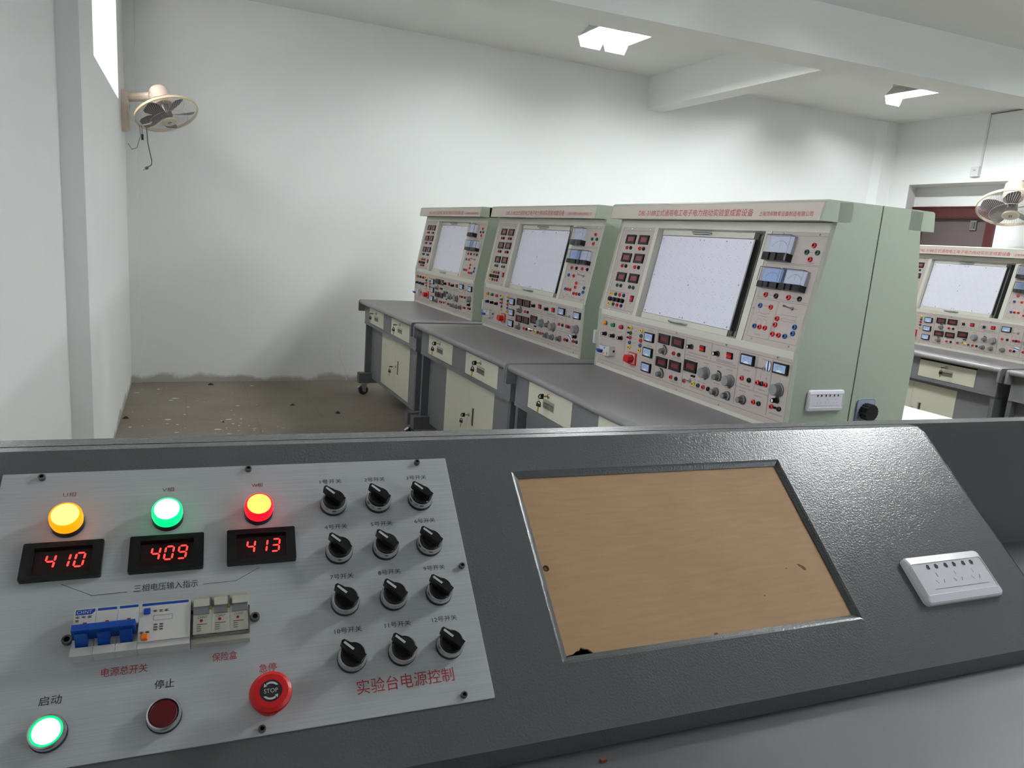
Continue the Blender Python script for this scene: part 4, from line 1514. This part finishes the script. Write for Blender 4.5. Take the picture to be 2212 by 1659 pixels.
put_text(g, '实验台电源控制', 0.1745, 0.2446, 0.0150, 'print_red', 0.1040, zt)
for p in ((-0.1588, 0.3885, -0.1302, 0.3734), (-0.1302, 0.3734, -0.0980, 0.3737), (-0.0262, 0.3749, 0.0066, 0.3755), (0.0066, 0.3755, 0.0305, 0.3887)):
    line(g, *p, 'print_dark', 0.0006, zt)
g.build('lettering', plate, smooth=0)
NP = 0.0015

# phase lamps, lit: black collar, glowing lens with a brighter core
for s, c, nm in ((-0.1605, 'amber', 'lit amber phase lamp'), (-0.0640, 'green', 'lit green phase lamp'), (0.0314, 'red', 'lit red phase lamp')):
    g = G()
    g.lathe([(0.0158, 0), (0.0158, 0.0065), (0.0150, 0.0075), (0, 0.0075)], 'black_plastic', 28, close=False)
    o = g.build('phase_lamp', desk, DP(s, 0.4570, NP), ROT_P, label=nm)
    g = G()
    g.lathe([(0.0152, 0.0075), (0.0155, 0.0095), (0.0155, 0.0185), (0.0148, 0.0205), (0.0128, 0.0212)], 'glow_%s_rim' % c, 28, close=False)
    g.lathe([(0.0128, 0.0212), (0.0122, 0.0203), (0.0, 0.0206)], 'glow_%s_core' % c, 28, close=False)
    g.lathe([(0.01565, 0.0105), (0.01575, 0.0125), (0.01565, 0.0150)], 'glow_%s_rim' % c, 28, close=False)
    g.build('lens', o, smooth=40)

# three-digit voltmeters
SEG = {'0': 'abcdef', '1': 'bc', '3': 'abcdg', '4': 'bcfg', '9': 'abcdfg'}


def digit(g, ch, cx, cy, w, h, z):
    t = 0.0019
    sk = 0.14
    x0, x1, ya, ym, yb = -w / 2, w / 2, h / 2, 0, -h / 2
    pos = {'a': (x0, ya, x1, ya), 'g': (x0, ym, x1, ym), 'd': (x0, yb, x1, yb), 'f': (x0, ym, x0, ya), 'b': (x1, ym, x1, ya), 'e': (x0, yb, x0, ym), 'c': (x1, yb, x1, ym)}
    for s in SEG[ch]:
        ax, ay, bx, by = pos[s]
        ax, bx = ax + sk * ay, bx + sk * by
        d = Vector((bx - ax, by - ay, 0)).normalized()
        n = Vector((-d.y, d.x, 0)) * t / 2
        L = (Vector((bx, by, 0)) - Vector((ax, ay, 0))).length
        P = Vector((cx + ax, cy + ay, z)) + d * 0.0006
        Q = Vector((cx + bx, cy + by, z)) - d * 0.0006
        e = d * t / 2
        g.poly([tuple(P), tuple(P + e - n), tuple(Q - e - n), tuple(Q), tuple(Q - e + n), tuple(P + e + n)], 'digit_red')


for s0, txt in ((-0.1966, '410'), (-0.0992, '409'), (-0.0029, '413')):
    w, h = 0.0728, 0.0412
    g = G()
    dz = 0.0065
    ow, oh = w / 2, h / 2
    ou = g.rrect(-ow, ow, -oh, oh, 0.0012, 1)
    iw = g.rrect(-ow + 0.010, ow - 0.010, -oh + 0.0052, oh - 0.0062, 0.0006, 1)
    n = len(ou)
    V = [(x, y, 0) for x, y in ou] + [(x, y, dz) for x, y in ou] + [(x, y, dz) for x, y in iw] + [(x, y, dz - 0.0045) for x, y in iw]
    F = []
    for r in range(3):
        F += [(r * n + k, r * n + (k + 1) % n, (r + 1) * n + (k + 1) % n, (r + 1) * n + k) for k in range(n)]
    g.add(V, F, 'black_plastic')
    g.poly([(x, y, dz - 0.0045) for x, y in iw], 'digit_window')
    o = g.build('voltmeter', desk, DP(s0 + w / 2, 0.4132, NP), ROT_P, smooth=0, label='black digital voltmeter reading ' + txt)
    g = G()
    for k, ch in enumerate(txt):
        digit(g, ch, -w / 2 + 0.0250 + 0.0132 * k, 0.0005, 0.0078, 0.0150, dz - 0.0042)
    g.build('glowing_digits', o, smooth=0)

# twelve selector switches
def selector_mesh():
    g = G()
    g.lathe([(0.0155, 0), (0.0155, 0.0035), (0.0150, 0.0040)], 'black_plastic', 32, close=False)
    g.lathe([(0.0150, 0.0036), (0.0152, 0.0048), (0.0152, 0.0090), (0.0144, 0.0108), (0.0128, 0.0112), (0.0124, 0.0100), (0.0124, 0.006)], 'chrome', 32, close=False)
    g.lathe([(0.0122, 0.006), (0.0122, 0.0150), (0.0112, 0.0164), (0, 0.0164)], 'black_plastic', 32, close=False)
    return g.mesh('selector_switch', 40)


def selector_grip():
    g = G()
    xf = Matrix.Rotation(radians(45), 4, 'Z')
    # pointed paddle across the knob, its nose up and to the left, with a white index line
    g.prism([(-0.0040, -0.0125), (0.0040, -0.0125), (0.0046, 0.004), (0.0024, 0.0158), (0, 0.0168), (-0.0024, 0.0158), (-0.0046, 0.004)], 'z', 0.0150, 0.0250, 'black_plastic', xf)
    g.box(-0.0012, 0.0012, 0.0012, 0.0138, 0.0250, 0.0253, 'print_white', xf)
    return g.mesh('grip', 30)


sm1, sm2 = selector_mesh(), selector_grip()
for r in range(4):
    for c in range(3):
        o = inst(sm1, 'selector_switch', desk, DP((0.1165, 0.1703, 0.2232)[c] + 0.0013 * r, (0.4622, 0.3994, 0.3374, 0.2752)[r], NP), ROT_P, 'black selector switch below the lettering %d号开关' % (r * 3 + c + 1))
        inst(sm2, 'grip', o)

# main circuit breaker with residual-current unit
def bscale(x0, x1):
    return x0, x1


BX0, BX1, BX2, BY0, BY1, BH = -0.1404, -0.0835, -0.0368, 0.3060, 0.3520, 0.0160
g = G()
mw = (BX1 - BX0) / 3
for k in range(3):
    a = BX0 + k * mw
    b = a + mw - 0.0003
    # ledge at the foot, handle slot, label field
    g.box(a, b, BY0, BY0 + 0.008, 0, BH, 'breaker_white')
    g.box(a, b, BY0 + 0.008, BY0 + 0.026, 0, BH - 0.004, 'breaker_white')
    g.box(a, b, BY0 + 0.026, BY1, 0, BH + 0.002, 'breaker_white')
    if k:
        g.box(a + 0.001, b - 0.001, BY1 - 0.0036, BY1 - 0.0012, BH + 0.002, BH + 0.0023, 'blue_plastic')
    g.box(a + 0.0085, a + 0.0115, BY0 + 0.0300, BY0 + 0.0315, BH + 0.002, BH + 0.0023, 'red_dot')
g.prism([(BX0 + 0.0012, BY1 - 0.0065), (BX0 + mw - 0.004, BY1 - 0.0065), (BX0 + mw - 0.0012, BY1 - 0.0035), (BX0 + mw - 0.0012, BY1 - 0.0012), (BX0 + 0.0012, BY1 - 0.0012)], 'z', BH + 0.002, BH + 0.0023, 'blue_plastic')
put_text(g, 'CHNT', BX0 + 0.0086, BY1 - 0.0039, 0.0032, 'print_white', 0.0128, BH + 0.0025)
smudge(g, BX0 + 0.0015, BX0 + 0.0145, BY1 - 0.0090, 'print_dark', 0.0022)
smudge(g, BX0 + 0.0015, BX0 + 0.0065, BY1 - 0.0125, 'print_dark', 0.0022)
g.box(BX1, BX2, BY0, BY1, 0, BH, 'breaker_white')
g.box(BX1, BX2, BY0 + 0.006, BY1, BH, BH + 0.002, 'breaker_white')
zz = BH + 0.002
g.box(BX1 + 0.0022, BX2 - 0.0022, BY1 - 0.0036, BY1 - 0.0012, zz, zz + 0.0003, 'blue_plastic')
smudge(g, BX1 + 0.0125, BX1 + 0.028, BY1 - 0.0100, 'print_dark', 0.0024)
rect(g, BX1 + 0.0130, BX1 + 0.030, BY0 + 0.0265, BY0 + 0.0315, 'print_dark', 0.0003, zz + 0.0003)
for k in range(3):
    smudge(g, BX1 + 0.0135, BX1 + 0.0215, BY0 + 0.022 - 0.0026 * k, 'print_dark', 0.0014)
smudge(g, BX1 + 0.0015, BX1 + 0.0120, BY0 + 0.0150, 'print_dark', 0.002)
for i, v in enumerate(g.V):
    if g.mats[0] and abs(v[2] - 0.0004) < 1e-6:
        g.V[i] = (v[0], v[1], zz + 0.0004)
brk = g.build('circuit_breaker', desk, DP(0, 0, NP), ROT_P, smooth=0, label='white circuit breaker')
g = G()
g.prism([(BY0 + 0.0165, BH - 0.002), (BY0 + 0.0270, BH - 0.002), (BY0 + 0.0255, BH + 0.013), (BY0 + 0.0190, BH + 0.014)], 'x', BX0 + 0.0008, BX1 - 0.0022, 'blue_plastic')
for k in range(3):
    a = BX0 + k * mw + 0.0035
    g.prism([(BY0 + 0.0078, BH - 0.006), (BY0 + 0.0170, BH - 0.004), (BY0 + 0.0185, BH + 0.010), (BY0 + 0.0165, BH + 0.011)], 'x', a, a + 0.0105, 'blue_plastic')
g.build('breaker_handle', brk, smooth=30, label='blue three-pole handle')
g = G(); g.pillow(BX1 + 0.0040, BX1 + 0.0100, BY1 - 0.0125, BY1 - 0.0068, 0.0006, zz, zz + 0.0022, 0.0005, 'blue_button')
g.build('reset_button', brk, smooth=30, label='square blue button')
g = G(); g.pillow(BX1 + 0.0030, BX1 + 0.0094, BY0 + 0.0068, BY0 + 0.0130, 0.0012, zz, zz + 0.0040, 0.0008, 'orange_plastic')
g.build('test_button', brk, smooth=30, label='square orange button')

# fuse box: three carriers under a clear-edged frame
FX0, FX1, FY0, FY1 = -0.0362, 0.0194, 0.3068, 0.3540
g = G()
g.box(FX0, FX1, FY0, FY1, 0, 0.010, 'fuse_cream')
fb = g.build('fuse_box', desk, DP(0, 0, NP), ROT_P, smooth=0, label='cream three-way fuse box')
fw3 = (FX1 - FX0 - 0.004) / 3
for k in range(3):
    a = FX0 + 0.002 + k * fw3
    b = a + fw3
    g = G()
    g.prism([(FY0 + 0.0065, 0.010), (FY0 + 0.0065, 0.0165), (FY0 + 0.0255, 0.0190), (FY0 + 0.0330, 0.0190), (FY0 + 0.0335, 0.0150), (FY0 + 0.0460, 0.0190), (FY0 + 0.0465, 0.010)], 'x', a + 0.0001, b - 0.0001, 'fuse_cream')
    m_ = (a + b) / 2
    g.box(a + (0.0022 if k else 0), b - (0.0022 if k < 2 else 0), FY0 + 0.0262, FY0 + 0.0340, 0.0185, 0.0200, 'fuse_grey')
    g.box(a + (0.0022 if k else 0), b - (0.0022 if k < 2 else 0), FY0 + 0.0340, FY0 + 0.0420, 0.0150, 0.0215, 'fuse_cream')
    if k < 2:
        g.box(b - 0.0020, b + 0.0, FY0 + 0.031, FY0 + 0.0335, 0.0160, 0.0205, 'brass')
        g.box(b - 0.0021, b + 0.0, FY0 + 0.0335, FY0 + 0.044, 0.0150, 0.0195, 'fuse_grey')
    xk = Matrix.Translation((0, 0, 0.0172)) @ Matrix.Identity(4)
    sl = Matrix.Translation((0, FY0 + 0.0065, 0.0168)) @ Matrix.Rotation(math.atan2(0.0025, 0.019), 4, 'X')
    put_text(g, 'CHNT', m_, 0.0168, 0.0022, 'print_black', 0.0090, 0.0003, 0, sl)
    g.disc(m_ - 0.001, 0.0135, 0.0003, 0.0015, 'red_dot', 12, sl)
    for q in range(4):
        line(g, m_ - 0.0052, 0.0098 - 0.0021 * q, m_ + (0.0045 if q == 0 else -0.001), 0.0098 - 0.0021 * q, 'print_dark', 0.0008, 0)
    gv = len(g.V)
    for i in range(gv - 16, gv):
        g.V[i] = tuple(sl @ Vector((g.V[i][0], g.V[i][1], 0.0004)))
    g.build('fuse_carrier', fb, smooth=0)
g = G()
g.box(FX0, FX0 + 0.0016, FY0 + 0.005, FY0 + 0.031, 0.010, 0.0205, 'clear_case')
g.box(FX1 - 0.0016, FX1, FY0 + 0.005, FY0 + 0.031, 0.010, 0.0205, 'clear_case')
g.box(FX0 + 0.0016, FX1 - 0.0016, FY0 + 0.005, FY0 + 0.0062, 0.010, 0.0180, 'clear_case')
g.build('clear_frame', fb, smooth=0)

# hex-socket screws
def hex_screw(s, t, r=0.0048):
    def fn():
        g = G()
        g.lathe([(r, 0), (r, 0.0042), (r * 0.9, 0.005), (r * 0.55, 0.005), (r * 0.55, 0.002), (0, 0.002)], 'alloy_screw', 16, mats=['alloy_screw'] * 3 + ['matt_black'] * 2, close=False)
        return g.mesh('socket_screw', 40)
    inst(cached(('hex', r), fn), 'socket_screw', desk, DP(s, t, NP), ROT_P)


for s, t in ((-0.1465, 0.3285), (0.0250, 0.3315)):
    hex_screw(s, t)
for s, t in ((-0.1920, 0.5165), (0.0209, 0.5172), (0.2276, 0.5172), (0.2595, 0.3676), (0.2330, 0.2205), (0.0292, 0.2185)):
    hex_screw(s, t, 0.0036)

# start / stop push buttons and the emergency stop
def push_button(s, t, lens, core, name, label):
    g = G()
    g.lathe([(0.0155, 0), (0.0155, 0.0035), (0.0150, 0.0040)], 'black_plastic', 32, close=False)
    g.lathe([(0.0150, 0.0036), (0.0152, 0.0048), (0.0152, 0.0100), (0.0146, 0.0116), (0.0132, 0.0120), (0.0128, 0.0105), (0.0128, 0.006)], 'chrome', 32, close=False)
    o = g.build(name, desk, DP(s, t, NP), ROT_P, label=label)
    g = G()
    g.lathe([(0.0126, 0.006), (0.0126, 0.0105), (0.0112, 0.0115)], lens, 32, close=False)
    g.lathe([(0.0112, 0.0115), (0.0, 0.0118)], core, 32, close=False)
    g.build('button_cap', o)


push_button(-0.1516, 0.2431, 'glow_green_rim', 'glow_green_core', 'push_button', 'lit green start button with chrome ring')
mat('button_maroon', (92, 14, 20), 0.4)
push_button(-0.0575, 0.2440, 'button_maroon', 'button_maroon', 'push_button', 'dark red stop button with chrome ring')
g = G()
g.lathe([(0.0140, 0), (0.0140, 0.004), (0.0105, 0.0045), (0.0105, 0.018), (0.0150, 0.0185), (0.0193, 0.0225), (0.0200, 0.0260), (0.0192, 0.0295), (0.0160, 0.0315), (0.0104, 0.0318)], 'red_plastic', 40, close=False)
es = g.build('emergency_stop', desk, DP(0.0370, 0.2440, NP), ROT_P, label='red mushroom emergency stop')
mat('stop_disc', (44, 42, 42), 0.45)
g = G()
g.lathe([(0.0104, 0.0316), (0, 0.0316)], 'stop_disc', 28, close=False)
put_text(g, 'STOP', 0, 0, 0.0040, 'print_white', 0.0128, 0.0320)
for s_ in (0, 180):
    r0, r1 = 0.0066, 0.0084
    pts = [(r1 * cos(radians(a + s_)), r1 * sin(radians(a + s_)), 0.0320) for a in range(35, 131, 12)]
    pts += [(r0 * cos(radians(a + s_)), r0 * sin(radians(a + s_)), 0.0320) for a in range(130, 34, -12)]
    g.poly(pts, 'print_white')
    a = radians(140 + s_)
    g.poly([(0.0094 * cos(a - 0.2), 0.0094 * sin(a - 0.2), 0.0320), (0.0075 * cos(a + 0.18), 0.0075 * sin(a + 0.18), 0.0320), (0.0056 * cos(a - 0.2), 0.0056 * sin(a - 0.2), 0.0320)], 'print_white')
g.build('stop_label', es, smooth=0, label='dark disc lettered STOP')

# socket plate on the sloped panel
socket_plate(desk, DP(1.0025, 0.2770, 0.0), ROT_P, 0.1560, 0.0725, 'white three-gang socket plate')

# brown cardboard closing the opening
g = G()
c0, c1, d0, d1 = i0 - 0.006, i1 + 0.006, q0 - 0.006, q1 + 0.006
rag = [(c0, q0 + 0.0002), (i0 + 0.003, q0 + 0.0015), (i0 + 0.010, q0 + 0.0024), (i0 + 0.015, q0 + 0.0054), (i0 + 0.019, q0 + 0.0058), (i0 + 0.0215, q0 + 0.0088), (i0 + 0.026, q0 + 0.0066), (i0 + 0.030, q0 + 0.0060), (i0 + 0.034, q0 + 0.0024), (i0 + 0.040, d0)]
cut = [(i0 + 0.0425, d0), (c1, d0), (c1, d1), (c0, d1)]
g.prism(rag + cut, 'z', -0.009, -0.0062, 'brown_cardboard')
for cx, cy, r in ((0.3698, 0.3581, 0.0042),):
    g.disc(cx, cy, -0.0061, r, 'cardboard_hole', 18)
    g.poly([(cx - r * 0.9, cy - 0.0012, -0.0060), (cx + 0.0008, cy - r * 0.9, -0.0060), (cx + 0.001, cy + 0.0006, -0.0060), (cx - 0.002, cy + 0.002, -0.0060)], 'cardboard_edge')
# torn scuff at the right, small nicks and a pencil crease
sc = [(0.7478, 0.3280), (0.7520, 0.3275), (0.7580, 0.3235), (0.7600, 0.3200), (0.7592, 0.3175), (0.7560, 0.3178), (0.7535, 0.3205), (0.7500, 0.3245)]
g.poly([(x, y, -0.0061) for x, y in sc], 'cardboard_edge')
for cx, cy in ((0.7270, 0.3232), (0.6715, 0.2890)):
    g.disc(cx, cy, -0.0061, 0.0010, 'cardboard_edge', 8)
g.poly([(0.5695, 0.2470, -0.0061), (0.5775, 0.2478, -0.0061), (0.5760, 0.2500, -0.0061), (0.5720, 0.2496, -0.0061)], 'cardboard_edge')
cb = g.build('cardboard_sheet', None, smooth=0)
cb.matrix_world = Matrix.Rotation(DE, 4, 'Z') @ XFP
tag(cb, 'brown cardboard sheet filling the opening in the control desk panel', 'cardboard')
g = G()
g.box(-0.003, 0.003, -0.002, 0.002, 0, 0.003, 'rust_crumb'); g.box(-0.001, 0.0045, -0.001, 0.003, 0, 0.002, 'rust_crumb')
o = g.build('crumb', None, (0.403, 0.577, ZD), smooth=0)
tag(o, 'tiny brown crumb on the desk worktop below the sloped panel', 'crumb')


# ------------------------------------------------------------------ wall fans
def make_fan(R, base, axis, center, wall_n, label):
    """base: wall mounting point; center: middle of the cage; axis: blowing direction; wall_n: wall normal."""
    root = thing('wall_fan', label, 'fan', base)
    base = Vector(base)
    c = Vector(center) - base
    ax = Vector(axis).normalized()
    wn = Vector(wall_n)
    q = ax.to_track_quat('Z', 'Y')
    xf = Matrix.Translation(c) @ q.to_matrix().to_4x4()
    k = R / 0.215
    # wall bracket and arm
    side = wn.cross(Vector((0, 0, 1)))
    basis = Matrix((side, Vector((0, 0, 1)), wn)).transposed().to_4x4()
    g = G()
    g.pillow(-0.05 * k, 0.05 * k, -0.16 * k, 0.13 * k, 0.03 * k, 0, 0.05 * k, 0.015 * k, 'fan_cream', basis)
    g.build('wall_bracket', root)
    mot = c - ax * 0.13 * k
    g = G()
    a = wn * 0.04 * k + Vector((0, 0, 0.08 * k))
    b = mot + Vector((0, 0, 0.0)) - wn * 0.06 * k
    g.tube([a, a.lerp(b, 0.5), b], 0.032 * k, 'fan_cream', 10)
    g.tube([b + (b - a).normalized() * -0.01, mot], 0.026 * k, 'fan_cream', 10)
    g.build('swivel_arm', root)
    g = G()
    g.lathe([(0.0, -0.205 * k), (0.050 * k, -0.202 * k), (0.060 * k, -0.190 * k), (0.064 * k, -0.15 * k), (0.068 * k, -0.085 * k), (0.060 * k, -0.070 * k), (0.0, -0.070 * k)], 'fan_cream', 20, xf, close=False)
    g.build('motor_housing', root)
    # cage: back and front wires, rim band, hub cap
    def cage(front):
        g = G()
        n = 84
        for i in range(n):
            a = 2 * pi * i / n
            pts = []
            for r, z in (((0.052, 0.062), (0.10, 0.060), (0.16, 0.046), (0.20, 0.024), (0.215, 0.002)) if front else ((0.060, -0.070), (0.11, -0.066), (0.17, -0.045), (0.205, -0.020), (0.215, -0.002))):
                aa = a + (0.25 * (0.215 - r) / 0.215 if front else 0)
                pts.append((r * k * cos(aa), r * k * sin(aa), z * k))
            g.tube(pts, 0.0009 * k, 'fan_wire', 4, xf)
        for r, z in (((0.13, 0.055),) if front else ((0.14, -0.058),)):
            g.tube([(r * k * cos(2 * pi * i / 40), r * k * sin(2 * pi * i / 40), z * k) for i in range(40)], 0.0013 * k, 'fan_wire', 4, xf, closed=True)
        return g
    cage(True).build('front_cage', root, smooth=0)
    cage(False).build('back_cage', root, smooth=0)
    g = G()
    g.lathe([(0.213 * k, -0.011 * k), (0.219 * k, -0.009 * k), (0.219 * k, 0.007 * k), (0.213 * k, 0.009 * k), (0.213 * k, -0.011 * k)], 'fan_beige', 48, xf, close=False)
    g.build('rim_band', root)
    g = G()
    g.lathe([(0.054 * k, 0.060 * k), (0.054 * k, 0.066 * k), (0.046 * k, 0.070 * k), (0, 0.071 * k)], 'fan_hub', 28, xf)
    xl = xf @ Matrix.Translation((0, 0, 0.0715 * k)) @ Matrix.Rotation(radians(0), 4, 'Z')
    g.box(-0.010 * k, 0.010 * k, -0.006 * k, 0.010 * k, 0, 0.0004, 'print_dark', xl)
    g.box(-0.004 * k, 0.006 * k, -0.003 * k, 0.003 * k, 0.0004, 0.0008, 'fan_hub', xl)
    g.box(-0.010 * k, 0.010 * k, -0.014 * k, -0.010 * k, 0, 0.0004, 'print_dark', xl)
    g.build('hub_cap', root)
    # five twisted blades, at rest
    for i in range(5):
        g = G()
        a0 = 2 * pi * i / 5 + 0.3
        rows = []
        for r, wd, tw in ((0.035, 0.03, 0.55), (0.08, 0.06, 0.5), (0.13, 0.085, 0.42), (0.175, 0.085, 0.36), (0.192, 0.06, 0.33)):
            row = []
            for e in (-1, -0.33, 0.33, 1):
                t = e * wd * 0.5 / r + 0.12 * (r / 0.19)
                row.append((r * k * cos(a0 + t), r * k * sin(a0 + t), (e * wd * 0.5 * tw + 0.005) * k))
            rows.append(row)
        V = [p for row in rows for p in row]
        F = [(r * 4 + j, r * 4 + j + 1, (r + 1) * 4 + j + 1, (r + 1) * 4 + j) for r in range(4) for j in range(3)]
        V2 = [(x, y, z + 0.0018) for x, y, z in V]
        g.add(V, [f[::-1] for f in F], 'fan_blade', xf)
        g.add(V2, F, 'fan_blade', xf)
        g.build('fan_blade', root, smooth=60)
    g = G()
    g.lathe([(0, -0.07 * k), (0.035 * k, -0.06 * k), (0.038 * k, 0.02 * k), (0.03 * k, 0.03 * k), (0, 0.032 * k)], 'fan_blade', 20, xf)
    g.build('blade_hub', root)
    return root


FB, FC = (XL, 6.20, 2.07), (-0.104, 6.02, 2.050)
fan = make_fan(0.212, FB, (0.30, -0.40, -0.87), FC, (1, 0, 0), 'cream wall fan under the window at the left, face tilted to the floor')
B = Vector(FB)


def loc(*pts):
    return [Vector(p) - B for p in pts]


g = G()
g.tube(loc((-0.345, 6.17, 2.095), (-0.352, 6.14, 2.05), (-0.33, 6.10, 1.99), (-0.27, 6.07, 1.955), (-0.21, 6.06, 1.975), (-0.165, 6.06, 2.04), (-0.155, 6.07, 2.11), (-0.175, 6.08, 2.135), (-0.195, 6.10, 2.12)), 0.0055, 'cord_white', 7)
g.build('white_cable_loop', fan)
g = G()
g.tube(loc((-0.268, 6.06, 1.958), (-0.264, 6.05, 1.93), (-0.262, 6.05, 1.885)), 0.0022, 'cord_grey', 5)
g.tube(loc((-0.262, 6.05, 1.895), (-0.262, 6.05, 1.855)), 0.008, 'black_plastic', 8)
g.tube(loc((-0.28, 6.07, 1.955), (-0.275, 6.06, 1.88), (-0.30, 6.08, 1.80), (-0.335, 6.12, 1.79), (-0.36, 6.15, 1.83)), 0.002, 'cord_grey', 5)
g.build('pull_cord', fan)
g = G()
g.tube(loc((-0.235, 6.05, 1.945), (-0.228, 6.03, 1.84), (-0.215, 6.03, 1.77), (-0.205, 6.03, 1.72), (-0.208, 6.03, 1.690), (-0.235, 6.03, 1.668)), 0.0042, 'cord_grey', 6)
g.prism([(-0.008, -0.006), (0.008, -0.006), (0.010, 0.016), (-0.010, 0.016)], 'y', -0.007, 0.007, 'cord_grey', Matrix.Translation(loc((-0.243, 6.03, 1.661))[0]) @ Matrix.Rotation(radians(55), 4, 'Y'))
for e in (-1, 1):
    p = loc((-0.249, 6.03 + e * 0.004, 1.656), (-0.263, 6.03 + e * 0.004, 1.645))
    g.tube(p, 0.0022, 'steel', 5)
g.build('plug_cable', fan)

fan2 = make_fan(0.30, (XR, 4.90, 2.20), (-0.40, -0.30, -0.86), (7.45, 4.84, 2.035), (-1, 0, 0), 'cream wall fan at the right edge above the console before the door')

# ------------------------------------------------------------------ small fittings and litter
g = G(); g.box(-0.045, 0, -0.045, 0.045, -0.05, 0.05, 'conduit'); g.box(-0.0455, -0.045, -0.015, 0.015, 0.012, 0.018, 'print_dark')
jb = g.build('junction_box', None, (7.694, 5.44, 2.43), smooth=0)
tag(jb, 'small white junction box on the right wall under its conduit', 'electrical box')
g = G(); g.box(-0.016, 0, -0.010, 0.010, 0, 0.52, 'conduit')
o = g.build('conduit', None, (7.694, 5.405, 2.485), smooth=0)
tag(o, 'thin white vertical conduit on the right wall above the junction box', 'conduit')
g = G(); g.tube([(7.688, 5.40, 3.01), (7.688, 5.1, 3.018), (7.688, 4.8, 3.02)], 0.006, 'cord_grey', 6)
o = g.build('wall_cable', None, smooth=60)
tag(o, 'dark cable running along the top of the right wall to the conduit', 'cable')
g = G(); g.tube([(1.28, 6.50, 0.34), (1.25, 6.49, 0.28), (1.262, 6.48, 0.2), (1.30, 6.47, 0.12), (1.315, 6.46, 0.02)], 0.003, 'cord_white', 5)
o = g.build('hanging_wire', None, smooth=60)
tag(o, 'thin pale wire against the back wall beside the farthest workbench', 'wire')

fl = G()
rnd = random.Random(11)
for i in range(70):
    cx = -0.34 + 0.95 * rnd.random() ** 1.4
    cy = 4.7 + 1.75 * rnd.random()
    if i < 30:
        cx, cy = 0.30 + 0.22 * rnd.gauss(0, 0.5), 5.05 + 0.35 * rnd.gauss(0, 0.6)
    if cx < -0.36 or cy > 6.49:
        continue
    r = 0.003 + 0.012 * rnd.random() ** 3
    n = 7
    e = 0.6 + rnd.random() * 1.5
    pts = [(cx + r * e * (0.7 + 0.5 * rnd.random()) * cos(2 * pi * k / n), cy + r * (0.7 + 0.5 * rnd.random()) * sin(2 * pi * k / n)) for k in range(n)]
    fl.prism(pts, 'z', 0.0002, 0.0012, 'paint_flake')
o = fl.build('paint_flakes', None, smooth=0)
o['kind'] = 'stuff'
tag(o, 'scattered flecks of pale paint on the floor at the left', 'paint flecks')
for i, (x, y, r, lab) in enumerate(((0.189, 6.40, 0.022, 'dark scrap on the floor against the back wall at the left'),
                                    (1.031, 5.337, 0.024, 'dark scrap on the floor in front of the farthest workbench'),
                                    (0.74, 5.62, 0.016, 'small dark scrap on the open floor left of the farthest workbench'),
                                    (0.23, 5.18, 0.012, 'tiny dark scrap on the floor near the paint flecks'),
                                    (-0.365, 5.35, 0.022, 'dark crumbled scrap at the foot of the left wall'))):
    g = G()
    rr = random.Random(i)
    pts = [(r * (0.6 + 0.7 * rr.random()) * cos(2 * pi * k / 7), 0.7 * r * (0.6 + 0.7 * rr.random()) * sin(2 * pi * k / 7)) for k in range(7)]
    n = len(pts)
    g.add([(px, py, 0) for px, py in pts] + [(0.3 * px, 0.3 * py, r * 0.7) for px, py in pts], [(k, (k + 1) % n, n + (k + 1) % n, n + k) for k in range(n)] + [tuple(range(n, 2 * n)), tuple(range(n))[::-1]], 'debris_recess_dark')
    o = g.build('floor_scrap', None, (x, y, 0), smooth=0)
    tag(o, lab, 'scrap', 'scraps on the floor')
